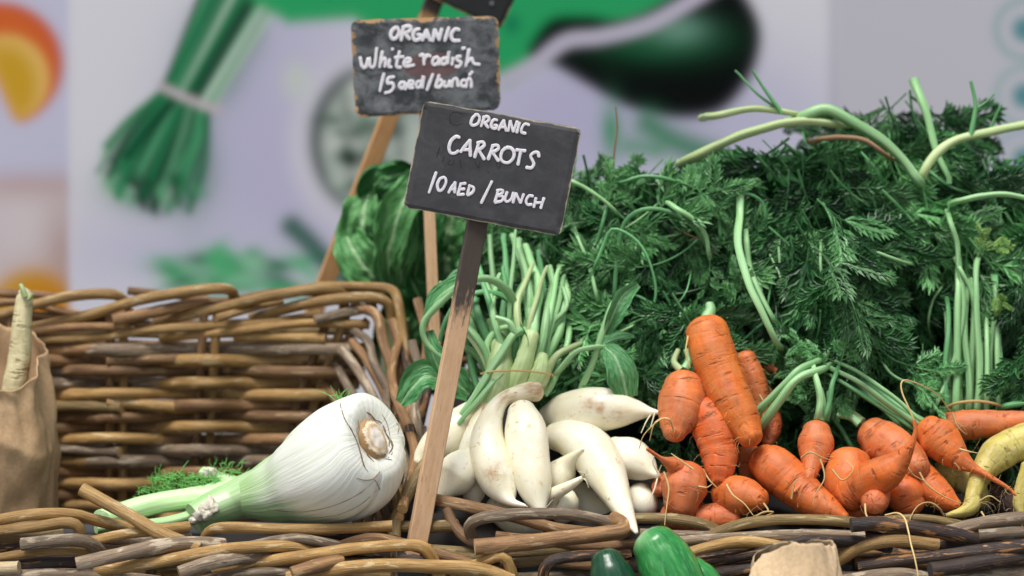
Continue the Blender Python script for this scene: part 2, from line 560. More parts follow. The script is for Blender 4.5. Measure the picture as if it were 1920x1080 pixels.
def board_mat(name, base, smear, amount, red=0.0, edgew=0.012, cedge=C(176, 140, 96)):
    """black paint on plywood: attribute rp = (u, v, distance from the edge in metres)"""
    m, t, b = newmat(name)
    a = nd(t, 'ShaderNodeAttribute', attribute_name='rp')
    sp = nd(t, 'ShaderNodeSeparateXYZ', {0: a.outputs['Vector']})
    n1 = noise(t, coords(t, (9, 9, 0)), 1.0, 5, 0.62)
    n2 = noise(t, coords(t, (5, 4, 0)), 1.3, 6, 0.66, 0.5)
    col = mixc(t, ramp(t, n2, [(0.42, 0.0), (0.7, amount)]), base, smear)
    col = mixc(t, ramp(t, n1, [(0.55, 0.0), (0.8, 0.3)]), col, smear)
    if red:
        r1 = nd(t, 'ShaderNodeVectorMath', {0: a.outputs['Vector'], 1: (0.52, 0.50, 0)}, operation='SUBTRACT')
        r2 = nd(t, 'ShaderNodeVectorMath', {0: r1.outputs[0], 1: (3.1, 4.4, 0)}, operation='MULTIPLY')
        ln = nd(t, 'ShaderNodeVectorMath', {0: r2.outputs[0]}, operation='LENGTH').outputs['Value']
        ln = nd(t, 'ShaderNodeMath', {0: n1, 1: 0.8, 2: ln}, operation='MULTIPLY_ADD').outputs[0]
        col = mixc(t, ramp(t, ln, [(0.95, red), (1.5, 0.0)]), col, C(112, 80, 82))
    e = nd(t, 'ShaderNodeMath', {0: n1, 1: edgew, 2: -edgew * 0.48}, operation='MULTIPLY_ADD').outputs[0]
    ed = nd(t, 'ShaderNodeMath', {0: sp.outputs[2], 1: e}, operation='SUBTRACT').outputs[0]
    ed = nd(t, 'ShaderNodeMath', {0: ed, 1: 400.0}, operation='MULTIPLY').outputs[0]
    col = mixc(t, ramp(t, ed, [(0.0, 1.0), (0.5, 0.0)]), col, cedge)
    t.links.new(col, b.inputs['Base Color'])
    b.inputs['Roughness'].default_value = 0.62
    n7 = noise(t, coords(t, (60, 60, 0)), 2.0, 3)
    bump(t, b, n7, 0.15, 0.0006)
    return m


M['board'] = board_mat('chalkboard_paint', C(60, 61, 65), C(104, 104, 109), 0.35, 0, 0.0042, C(186, 172, 148))
M['board2'] = board_mat('smeared_chalkboard_paint', C(52, 56, 60), C(158, 162, 166), 0.6, 0.8, 0.026)
M['board3'] = board_mat('black_board_paint', C(24, 26, 28), C(40, 42, 44), 0.2, 0, 0.008)
m, t, b = newmat('chalk_marker')
n1 = noise(t, nd(t, 'ShaderNodeTexCoord').outputs['Object'], 260.0, 3)
t.links.new(ramp(t, n1, [(0.3, C(222, 218, 228)), (0.6, C(246, 243, 248))]), b.inputs['Base Color'])
b.inputs['Roughness'].default_value = 0.85
M['chalk'] = m
m, t, b = newmat('old_scratched_writing')
b.inputs['Base Color'].default_value = C(40, 40, 43)
b.inputs['Roughness'].default_value = 0.5
M['ghost'] = m
m, t, b = newmat('steel_nail')
b.inputs['Base Color'].default_value = C(150, 152, 155)
b.inputs['Metallic'].default_value = 0.7
b.inputs['Roughness'].default_value = 0.45
M['nail'] = m

# fennel bulb: rp = (cos, sin, s), extra attribute base = radius on the root disc (metres), green = tint of the sheath
m, t, b = newmat('fennel_bulb')
rb = noise(t, coords(t, (7, 7, 6), rand=False), 1.5, 4, 0.6)
rb2 = noise(t, coords(t, (17, 17, 9), rand=False), 1.3, 2)
gr = nd(t, 'ShaderNodeAttribute', attribute_name='green')
col = ramp(t, rb, [(0.25, C(226, 234, 216)), (0.6, C(244, 246, 238))])
gf = nd(t, 'ShaderNodeMath', {0: rb2, 1: 0.8, 2: gr.outputs['Fac']}, operation='MULTIPLY_ADD').outputs[0]
gcol = mixc(t, rb, C(146, 202, 116), C(200, 228, 174))
col = mixc(t, ramp(t, gf, [(0.5, 0.0), (1.2, 0.9)]), col, gcol)
brn = nd(t, 'ShaderNodeAttribute', attribute_name='brown')
nb = noise(t, coords(t, (4, 4, 60), rand=False), 1.5, 5, 0.7)
bf = nd(t, 'ShaderNodeMath', {0: nb, 1: 0.9, 2: brn.outputs['Fac']}, operation='MULTIPLY_ADD').outputs[0]
col = mixc(t, ramp(t, bf, [(0.95, 0.0), (1.25, 0.9)]), col, C(122, 88, 48))
t.links.new(col, b.inputs['Base Color'])
b.inputs['Roughness'].default_value = 0.36
b.inputs['Subsurface Weight'].default_value = 0.2
b.inputs['Subsurface Radius'].default_value = (0.006, 0.007, 0.005)
b.inputs['Subsurface Scale'].default_value = 1.0
p1 = bump(t, b, rb, 0.4, 0.003)
bump(t, b, rb2, 0.3, 0.0012, p1)
M['fennel'] = m
M['fennel_stalk'] = plant_mat('fennel_stalk', C(164, 212, 138), C(208, 234, 186), 0.36, (5, 5, 2), 0.15, 1, 0.7)
m, t, b = newmat('dried_cut_stub')
n1 = noise(t, nd(t, 'ShaderNodeTexCoord').outputs['Object'], 190.0, 5, 0.7)
t.links.new(ramp(t, n1, [(0.3, C(150, 134, 104)), (0.5, C(218, 212, 196)), (0.8, C(240, 238, 230))]), b.inputs['Base Color'])
b.inputs['Roughness'].default_value = 0.9
bump(t, b, n1, 1.0, 0.003)
M['stub'] = m
m, t, b = newmat('root_disc')
a = nd(t, 'ShaderNodeAttribute', attribute_name='rp')
ln = nd(t, 'ShaderNodeVectorMath', {0: a.outputs['Vector']}, operation='LENGTH').outputs['Value']
n1 = noise(t, coords(t, (3, 3, 1), rand=False), 2.5, 5, 0.65)
f = nd(t, 'ShaderNodeMath', {0: n1, 1: 0.45, 2: ln}, operation='MULTIPLY_ADD').outputs[0]
t.links.new(ramp(t, f, [(0.2, C(236, 226, 214)), (0.62, C(240, 232, 220)), (0.78, C(204, 172, 128)), (0.9, C(234, 222, 200)), (1.14, C(224, 206, 170)), (1.44, C(168, 132, 86))]), b.inputs['Base Color'])
b.inputs['Roughness'].default_value = 0.6
bump(t, b, f, 0.5, 0.002)
M['disc'] = m


def cuke_mat(name, c1, c2, c3):
    m, t, b = newmat(name)
    n1 = noise(t, coords(t, (2.6, 2.6, 6)), 1.3, 4)
    col = ramp(t, n1, [(0.3, c1), (0.7, c2)])
    n2 = noise(t, coords(t, (6, 6, 60)), 1.4, 4)
    col = mixc(t, ramp(t, n2, [(0.5, 0.0), (0.8, 0.7)]), col, c3)
    a = nd(t, 'ShaderNodeAttribute', attribute_name='stain')
    col = mixc(t, a.outputs['Fac'], col, C(150, 196, 140))
    t.links.new(col, b.inputs['Base Color'])
    b.inputs['Roughness'].default_value = 0.25
    bump(t, b, n2, 0.15, 0.002)
    return m


M['cuke'] = cuke_mat('cucumber_skin', C(26, 112, 52), C(62, 156, 78), C(128, 196, 128))
M['cuke_dark'] = cuke_mat('dark_cucumber_skin', C(14, 52, 34), C(26, 76, 48), C(58, 110, 78))

m, t, b = newmat('printed_vinyl')
a = nd(t, 'ShaderNodeVertexColor', layer_name='print')
t.links.new(a.outputs['Color'], b.inputs['Base Color'])
b.inputs['Roughness'].default_value = 0.9
b.inputs['Specular IOR Level'].default_value = 0.08
M['print'] = m


def plain(name, c, rough=0.7, sc=30.0, var=0.25):
    m, t, b = newmat(name)
    n1 = noise(t, nd(t, 'ShaderNodeTexCoord').outputs['Object'], sc, 4)
    d = tuple(x * (1 - var) for x in c[:3]) + (1,)
    t.links.new(ramp(t, n1, [(0.3, d), (0.7, c)]), b.inputs['Base Color'])
    b.inputs['Roughness'].default_value = rough
    bump(t, b, n1, 0.2, 0.002)
    return m


M['table'] = plain('stall_cloth', C(70, 70, 74))
M['riser'] = plain('grey_riser', C(120, 120, 126))
M['ground'] = plain('paving', C(120, 116, 110), 0.85, 6)
M['shade_floor'] = plain('shade_dark_floor', C(34, 30, 28))  # basket floor: near-black colour stands in for shade in the gaps

# ------------------------------------------------------------------ setting: ground, stall table, banners
def box(name, x0, x1, y0, y1, z0, z1, mt, root=None):
    V = [(x, y, z) for x in (x0, x1) for y in (y0, y1) for z in (z0, z1)]
    Fc = [(0, 1, 3, 2), (4, 6, 7, 5), (0, 4, 5, 1), (2, 3, 7, 6), (0, 2, 6, 4), (1, 5, 7, 3)]
    return mk(name, V, Fc, mt, root, smooth=False)


gd = mk('ground', [(-30, -30, -0.8), (30, -30, -0.8), (30, 30, -0.8), (-30, 30, -0.8)], [(0, 1, 2, 3)], M['ground'])
gd['kind'] = 'structure'
tb = empty('stall_table', (0, 0.2, -0.8))
box('table_top', -1.3, 1.3, -0.35, 0.75, -0.03, 0.0, M['table'], tb)
for x in (-1.25, 1.2):
    for y in (-0.3, 0.65):
        box('leg', x, x + 0.05, y, y + 0.05, -0.8, -0.03, M['riser'], tb)
tag(tb, 'dark cloth covered stall table under the two wicker baskets', 'table')

# --- printed banner: the artwork is painted on the vertices of a flat sheet
STEP = 5
BX = np.arange(-420, 2340 + 1, STEP, dtype=float)
BY = np.arange(-400, 900 + 1, STEP, dtype=float)
GX, GY = np.meshgrid(BX, BY)
IMG = np.zeros(GX.shape + (3,))


def lin(c):
    return np.array(C(*c)[:3])


def fill(mask, c):
    global IMG
    IMG = IMG * (1 - mask[..., None]) + lin(c) * mask[..., None]


def soft(d, wd):
    return 1 / (1 + np.exp(np.clip(d / wd, -30, 30)))


def ell(cx, cy, rx, ry, wd=6, ang=0):
    a_ = R(ang)
    dx, dy = GX - cx, GY - cy
    x_ = dx * math.cos(a_) + dy * math.sin(a_)
    y_ = -dx * math.sin(a_) + dy * math.cos(a_)
    return soft((np.sqrt((x_ / rx) ** 2 + (y_ / ry) ** 2) - 1) * min(rx, ry), wd)


def poly(pts, wd=5, smooth=False):
    if smooth:
        pts = [tuple(q) for q in catmull(np.array(pts + pts[:1], float), 70)[:-1]]
    d = np.full(GX.shape, 1e9)
    ins = np.zeros(GX.shape, bool)
    n = len(pts)
    for i in range(n):
        (x0, y0), (x1, y1) = pts[i], pts[(i + 1) % n]
        L2 = (x1 - x0) ** 2 + (y1 - y0) ** 2 + 1e-9
        tt = np.clip(((GX - x0) * (x1 - x0) + (GY - y0) * (y1 - y0)) / L2, 0, 1)
        d = np.minimum(d, np.hypot(GX - x0 - tt * (x1 - x0), GY - y0 - tt * (y1 - y0)))
        cond = (y0 > GY) != (y1 > GY)
        ins ^= cond & (GX < (x1 - x0) * (GY - y0) / ((y1 - y0) if y1 != y0 else 1e-9) + x0)
    return soft(np.where(ins, -d, d), wd)


def stroke(pts, wdt, wd=4):
    d = np.full(GX.shape, 1e9)
    q = catmull(pts, max(8, len(pts) * 6))
    for (x0, y0), (x1, y1) in zip(q[:-1], q[1:]):
        L2 = (x1 - x0) ** 2 + (y1 - y0) ** 2 + 1e-9
        tt = np.clip(((GX - x0) * (x1 - x0) + (GY - y0) * (y1 - y0)) / L2, 0, 1)
        d = np.minimum(d, np.hypot(GX - x0 - tt * (x1 - x0), GY - y0 - tt * (y1 - y0)))
    return soft(d - wdt / 2, wd)


br = random.Random(3)
IMG[:] = lin((222, 222, 229))
# soft lavender tints of the printed photograph
for cx, cy, rx, ry, k in ((470, 250, 150, 170, .5), (300, 470, 200, 60, .45), (700, 400, 160, 90, .4), (1060, 190, 200, 120, .55), (1400, 230, 160, 120, .4), (560, 60, 120, 80, .4), (1080, 300, 220, 60, .3)):
    fill(ell(cx, cy, rx, ry, 40) * k, (158, 152, 204))
# left panel
fill(soft(GX - 131, 3) * 0.75, (192, 192, 220))
fill(soft(np.abs(GX - 134) - 5, 3) * 0.45, (222, 220, 228))
fill(soft(GX - 128, 3) * soft(-(GY - 335), 6) * soft(GY - 900, 5), (206, 192, 196))
fill(ell(60, 420, 70, 60, 22) * 0.6, (222, 214, 216))
fill(ell(118, 470, 26, 60, 16) * 0.6 * soft(GX - 128, 3), (160, 118, 100))
fill(ell(50, 345, 90, 20, 10) * 0.5 * soft(GX - 128, 3), (178, 140, 140))
fill(ell(60, 590, 84, 85, 8) * soft(GX - 130, 3), (206, 152, 36))
fill(ell(90, 585, 50, 60, 14) * soft(GX - 130, 3) * 0.6, (196, 116, 28))
# orange slice
om = ell(-2, 120, 120, 116, 5) * soft(-(GX * 0.92 + GY * -0.40 + 60), 6)
fill(om, (204, 92, 48))
fill(ell(-10, 110, 110, 100, 12) * om * 0.6, (222, 110, 52))
fill(ell(10, 150, 82, 84, 5) * om, (232, 190, 110))
fill(ell(6, 160, 64, 76, 8) * om, (206, 160, 44))
# tied green bunch
for x, y, rx, ry in ((320, 310, 60, 60), (285, 350, 70, 40), (360, 280, 30, 80), (400, 110, 50, 70), (440, 40, 50, 60)):
    fill(ell(x, y, rx, ry, 14) * 0.8, (36, 110, 72))
GR = [(28, 112, 72), (80, 160, 114), (12, 52, 38), (176, 206, 184), (36, 126, 80), (8, 40, 30), (104, 176, 132)]
for i in range(46):
    f = br.uniform(-1, 1)
    tx, ty = 352 + f * 42, 182 + f * 20
    ex, ey = 272 + f * 88 + br.uniform(-10, 10), 350 + br.uniform(-50, 45) - max(0, -f) * 40 + max(f, 0) * 12
    fill(stroke([(tx, ty), ((tx + ex) / 2 + f * 16, (ty + ey) / 2), (ex, ey)], br.uniform(7, 15), 2.5) * 0.92, br.choice(GR))
for i in range(40):
    f = br.uniform(-1, 1)
    tx, ty = 352 + f * 42, 182 + f * 20
    ex, ey = 462 + f * 66 + br.uniform(-8, 8), br.uniform(-60, 0) + f * 20
    fill(stroke([(tx, ty), ((tx + ex) / 2, (ty + ey) / 2), (ex, ey)], br.uniform(7, 16), 2.5) * 0.92, br.choice(GR[:5] + [(190, 212, 196)]))
for i in range(9):
    fill(stroke([(190 + i * 22, 330 + (i % 3) * 12), (205 + i * 22, 400 - abs(i - 4) * 9)], 10, 4) * 0.7, br.choice(GR))
fill(stroke([(302, 162), (350, 184), (408, 206)], 15, 3), (196, 184, 190))
# header field and its edge
fill(poly([(440, -420), (470, 0), (540, 44), (660, 36), (720, 70), (780, 150), (950, 160), (1050, 92), (1310, 0), (1380, -420)], 5), (44, 166, 102))
fill(ell(960, 45, 14, 16, 5) * 0.8, (20, 120, 84))
# bowl
fill(ell(672, 270, 128, 165, 8), (214, 212, 224))
fill(ell(686, 262, 106, 136, 6), (70, 80, 80))
fill(ell(700, 268, 96, 122, 6), (186, 198, 190))
for i in range(60):
    a_ = br.uniform(0, 6.28)
    q = br.uniform(0, 1) ** 0.6
    fill(ell(700 + math.cos(a_) * 86 * q, 268 + math.sin(a_) * 110 * q, br.uniform(8, 22), br.uniform(8, 20), 5) * 0.75, br.choice([(48, 84, 60), (24, 48, 36), (24, 48, 36), (196, 206, 196), (130, 160, 138), (216, 220, 214)]))
fill(ell(556, 150, 24, 30, 8) * 0.8, (206, 216, 204))
# dark glossy vegetable and spoon
dk = poly([(1030, 118), (990, 100), (1030, 38), (1100, 30), (1180, 36), (1300, -26), (1370, -36), (1412, 12), (1428, 72), (1408, 146), (1354, 208), (1272, 223), (1176, 202), (1100, 160)], 5, True)
fill(dk, (8, 13, 12))
fill(dk * ell(1235, 72, 95, 34, 12), (30, 98, 62))
fill(dk * ell(1272, 55, 40, 22, 9) * 0.8, (120, 164, 146))
fill(stroke([(925, 160), (1000, 122), (1060, 78), (1130, 68), (1220, 44), (1310, -8), (1380, -60)], 27, 4), (196, 190, 208))
# parsley
for i in range(38):
    x, y = br.uniform(310, 590), br.uniform(478, 545)
    fill(ell(x, y, br.uniform(12, 34), br.uniform(6, 14), 5, br.uniform(-40, 40)) * 0.8, br.choice([(40, 140, 90), (90, 186, 130), (20, 96, 66), (150, 206, 170), (60, 160, 104)]))
for i in range(6):
    fill(ell(415 + br.uniform(-12, 14), 470 + i * 7, 16, 8, 5, br.uniform(-60, 60)) * 0.8, (84, 180, 122))
fill(stroke([(548, 425), (580, 455), (640, 520)], 40, 6) * 0.92, (24, 92, 70))
fill(ell(1146, 245, 16, 40, 7), (70, 150, 104))
fill(stroke([(1215, 232), (1260, 262), (1330, 290)], 46, 9) * 0.9, (44, 128, 82))
fill(stroke([(1180, 275), (1230, 280)], 30, 9) * 0.8, (70, 150, 100))
# right panel, seam and ring emblems
fill(soft(-(GX - 1574), 4), (198, 197, 206))
fill(soft(np.abs(GX - 1564) - 9, 5) * 0.55, (166, 162, 176))
for cy, c1 in ((55, (160, 182, 186)), (180, (166, 186, 190)), (300, (170, 186, 200))):
    d = np.hypot(GX - 1922, GY - cy)
    fill(soft(np.abs(d - 54) - 8, 3) * 0.9, c1)
    fill(soft(d - 24, 4), (110, 158, 164))
    fill(soft(d - 10, 4), (84, 136, 146))
YB = 1.25
PW = np.array([[P(x, y, YB) for x in BX] for y in BY])
NY, NX = GX.shape
SEAMS = [(0, int((130 + 420) / STEP)), (int((130 + 420) / STEP), int((1570 + 420) / STEP)), (int((1570 + 420) / STEP), NX - 1)]
BLAB = ['lavender white banner panel printed with an orange slice and lemon', 'white banner panel printed with tied chives, a bowl and dark eggplant under green', 'pale grey banner panel printed with teal ring emblems']
for (i0, i1), lab in zip(SEAMS, BLAB):
    V = PW[:, i0:i1 + 1].reshape(-1, 3).copy()
    nx = i1 - i0 + 1
    Fc = [(r_ * nx + c, r_ * nx + c + 1, (r_ + 1) * nx + c + 1, (r_ + 1) * nx + c) for r_ in range(NY - 1) for c in range(nx - 1)]
    colr = np.concatenate([IMG[:, i0:i1 + 1].reshape(-1, 3), np.ones((V.shape[0], 1))], 1)
    # backing edge gives the sheet its thickness
    Vb = V.copy()
    Vb[:, 1] += 0.003
    n0 = len(V)
    idx = lambda r_, c: r_ * nx + c
    cn = [idx(0, 0), idx(0, nx - 1), idx(NY - 1, nx - 1), idx(NY - 1, 0)]
    ext = [n0 + k for k in range(4)]
    Fc.append((ext[0], ext[3], ext[2], ext[1]))
    o = mk('banner', np.vstack([V, Vb[cn]]), Fc, M['print'], None, {'print': np.vstack([colr, np.tile([.6, .6, .6, 1], (4, 1))])}, smooth=False)
    tag(o, lab, 'banner', 'banner panels behind the stall')
# ------------------------------------------------------------------ baskets
def rod(root, pts, wpx, mt, cap='cut', name='rod', rough=0.05, sides=10, taper=None):
    q = np.array([P(a, b_, y) for a, b_, y in pts])
    L = np.linalg.norm(np.diff(q, axis=0), axis=1).sum()
    n = int(max(10, min(44, L / 0.006)))
    c = catmull(q, n)
    r0 = wpx / 2 * MPP(pts[0][2])
    v = np.linspace(0, L, n)
    ph = rng.uniform(0, 0.12)
    r = r0 * (1 + 0.07 * np.exp(-(((v + ph) % 0.13 - 0.06) / 0.004) ** 2) + 0.04 * np.sin(v * 37 + ph * 90))
    if taper:
        r = r * np.linspace(taper[0], taper[1], n)
    mb = MB()
    tube(mb, c, r, sides, True, 1, 0, rough=rough, seed=rng.uniform(0, 90), voff=rng.uniform(0, 3))
    return mb.build(name, [M[mt], M[cap]], root)


def wrod(root, q, r0, mt, cap='cut', name='rod', sides=8):
    q = np.asarray(q, float)
    L = np.linalg.norm(np.diff(q, axis=0), axis=1).sum()
    n = int(max(8, min(44, L / 0.009)))
    c = catmull(q, n)
    v = np.linspace(0, L, n)
    ph = rng.uniform(0, 0.12)
    r = r0 * (1 + 0.07 * np.exp(-(((v + ph) % 0.13 - 0.06) / 0.004) ** 2) + 0.05 * np.sin(v * 33 + ph * 90))
    mb = MB()
    tube(mb, c, r, sides, True, 1, 0, rough=0.05, seed=rng.uniform(0, 90), voff=rng.uniform(0, 3))
    return mb.build(name, [M[mt], M[cap]], root)


YBK = 0.33
LB = empty('wicker_basket', (P(330, 900, 0.16)[0], 0.17, 0.0))
tag(LB, 'golden brown wicker basket holding the fennel bulb and the paper bag', 'basket', 'wicker baskets on the stall')
RB = empty('wicker_basket', (P(1400, 900, 0.16)[0], 0.17, 0.0))
tag(RB, 'weathered dark wicker basket heaped with carrots and white radishes', 'basket', 'wicker baskets on the stall')

# --- left basket: back wall, rim braid (traced), weave rows between stake pairs
for pts, wd, mt in [
    ([(-40, 603, .325), (60, 573, .32), (130, 556, .32), (195, 551, .325), (225, 556, .335), (240, 575, .345)], 20, 'gold'),
    ([(60, 615, .34), (130, 600, .33), (180, 587, .322), (260, 563, .316), (350, 547, .318), (415, 541, .325), (437, 550, .34), (438, 572, .35)], 21, 'gold'),
    ([(290, 605, .34), (400, 580, .325), (500, 557, .316), (580, 543, .318), (622, 543, .325), (643, 554, .337), (645, 578, .35)], 21, 'gold'),
    ([(470, 598, .338), (560, 573, .32), (640, 560, .315), (700, 558, .315), (728, 570, .318), (735, 600, .32)], 21, 'gold'),
    ([(590, 537, .345), (680, 537, .342), (732, 543, .335), (746, 565, .315), (756, 630, .30), (762, 690, .28)], 18, 'gold'),
    ([(-40, 549, .345), (60, 552, .345), (120, 560, .347)], 16, 'brown'),
    ([(-40, 575, .34), (40, 566, .345), (150, 590, .35), (250, 585, .352)], 16, 'brown'),
    ([(212, 601, .305), (290, 585, .318), (390, 563, .335)], 22, 'brown'),
    ([(406, 597, .308), (450, 584, .32), (530, 563, .338)], 15, 'gold'),
    ([(590, 601, .302), (640, 588, .312), (705, 574, .325)], 20, 'grey'),
    ([(240, 545, .352), (350, 556, .35), (420, 565, .35), (520, 548, .352), (640, 551, .352), (720, 556, .35)], 15, 'brown'),
    ([(40, 624, .33), (120, 615, .325), (200, 613, .315), (250, 620, .335)], 17, 'brown'),
    ([(60, 638, .335), (180, 632, .32), (300, 617, .315), (400, 611, .325), (512, 603, .322), (600, 590, .34)], 17, 'gold'),
    ([(300, 634, .337), (420, 623, .322), (560, 607, .314), (640, 607, .314), (692, 609, .32)], 17, 'gold'),
    ([(440, 630, .33), (520, 632, .318), (611, 635, .306)], 20, 'gold'),
    ([(60, 590, .35), (160, 596, .352), (280, 590, .352)], 14, 'brown'),
    ([(-40, 606, .355), (120, 603, .356), (300, 608, .356), (480, 604, .356), (640, 598, .356)], 15, 'brown'),
    ([(-40, 646, .35), (150, 644, .35), (330, 648, .35), (500, 644, .35), (660, 640, .35)], 17, 'brown'),
    ([(-40, 627, .354), (180, 624, .354), (360, 628, .354), (560, 622, .354), (680, 622, .354)], 15, 'olive'),
]:
    rod(LB, pts, wd, mt)
STX = [(-80, -90), (30, 25), (218, 215), (393, 372), (575, 520)]      # stake pairs: x at the top, x at the bottom
row_cols = ['brown', 'brown', 'grey', 'grey', 'gold', 'gold', 'brown', 'brown', 'gold', 'grey', 'gold', 'brown', 'gold', 'brown', 'olive', 'gold']
for kx, (xt, xb) in enumerate(STX):
    for dx, mt in ((-11, 'brown'), (14, 'gold')):
        if kx == 4 and dx < 0:
            dx = -18
        ya = 590
        rod(LB, [(xt + dx + (60 if kx == 4 else 0), ya, .326), ((xt + xb) / 2 + dx + (25 if kx == 4 else 0), 770, .322), (xb + dx, 975, .320)], 17, mt, name='stake')
for k in range(16):
    y = 655 + k * 21.0
    ph = k % 2
    xs = [-160, -85, 28, 122, 217, 305, 385 - k, 470 - k * 1.5, 570 - k * 4 + max(0, 40 - k * 4), 694 - k * 7.5]
    pts = []
    for i, x in enumerate(xs):
        at_stake = i % 2 == 1
        over = ((i // 2) + ph) % 2 == 0
        yy = .332 + ((-.026 if over else .012) if i in (1, 2, 4, 6, 8) and i != 1 else 0.002)
        pts.append((x, y + rng.uniform(-2, 2), yy))
    # two rods per row, butted or overlapping behind a stake
    cut = rng.choice([3, 4, 5])
    wd = rng.uniform(22, 26)
    rod(LB, pts[:cut + 1], wd, row_cols[k])
    p0 = pts[cut - 1:]
    p0 = [(a, b_ + (2 if i == 0 else 0), c + (0.010 if i == 0 else 0)) for i, (a, b_, c) in enumerate(p0)]
    rod(LB, p0, wd * rng.uniform(0.92, 1.05), row_cols[(k * 7 + 3) % 16])
for pts, wd, mt in [([(200, 754, .306), (280, 760, .315), (365, 766, .33)], 22, 'gold'), ([(228, 765, .302), (150, 762, .318), (95, 764, .33)], 22, 'olive'),
                    ([(225, 848, .302), (170, 846, .318), (100, 842, .33)], 20, 'grey'), ([(200, 677, .306), (300, 674, .318), (390, 672, .325)], 20, 'brown')]:
    rod(LB, pts, wd, mt)
# right side wall of the left basket: rods running towards the viewer
for pts, wd, mt in [
    ([(662, 575, .325), (705, 590, .30), (718, 640, .285), (738, 700, .26)], 19, 'brown'),
    ([(640, 655, .30), (668, 690, .28), (700, 745, .25), (722, 800, .21)], 18, 'grey'),
    ([(660, 640, .315), (690, 680, .29), (722, 740, .26), (738, 800, .22)], 18, 'brown'),
    ([(735, 600, .31), (748, 660, .29), (742, 740, .26), (735, 800, .22)], 19, 'brown'),
    ([(655, 615, .32), (690, 640, .30), (702, 680, .28), (735, 745, .25)], 17, 'grey'),
    ([(628, 680, .32), (650, 720, .29), (690, 790, .25), (715, 860, .20)], 18, 'grey'),
    ([(608, 720, .32), (640, 765, .29), (690, 840, .24), (720, 900, .18)], 18, 'brown'),
    ([(590, 770, .32), (640, 830, .28), (690, 900, .22), (720, 960, .15)], 18, 'brown'),
    ([(570, 820, .32), (640, 890, .27), (700, 960, .18)], 18, 'olive'),
    ([(740, 800, .20), (728, 880, .14), (722, 960, .07)], 18, 'olive'),
    ([(705, 870, .16), (700, 930, .12), (690, 985, .06)], 18, 'brown'),
    ([(672, 900, .17), (678, 940, .13), (668, 990, .06)], 20, 'brown'),
    ([(748, 640, .30), (764, 700, .26), (756, 790, .2), (745, 900, .12)], 16, 'dark'),
    ([(690, 600, .33), (650, 640, .325), (640, 700, .32), (600, 800, .315)], 16, 'brown'),
]:
    rod(LB, pts, wd, mt)
for k in range(13):
    f = k / 12
    zb_, zf_ = .035 + f * .225, .025 + f * .105
    x0_ = P(700 + f * 62, 700, .30)[0]
    wrod(LB, [(x0_ - .004, .325, zb_), (x0_ + .012 * (1 if k % 2 else -1), .22, zb_ * .7 + zf_ * .3), (x0_ + .006 - .010 * (1 if k % 2 else -1), .11, zb_ * .3 + zf_ * .7), (x0_ + .008, .01, zf_)], .0052, ['brown', 'olive', 'grey', 'brown'][k % 4])
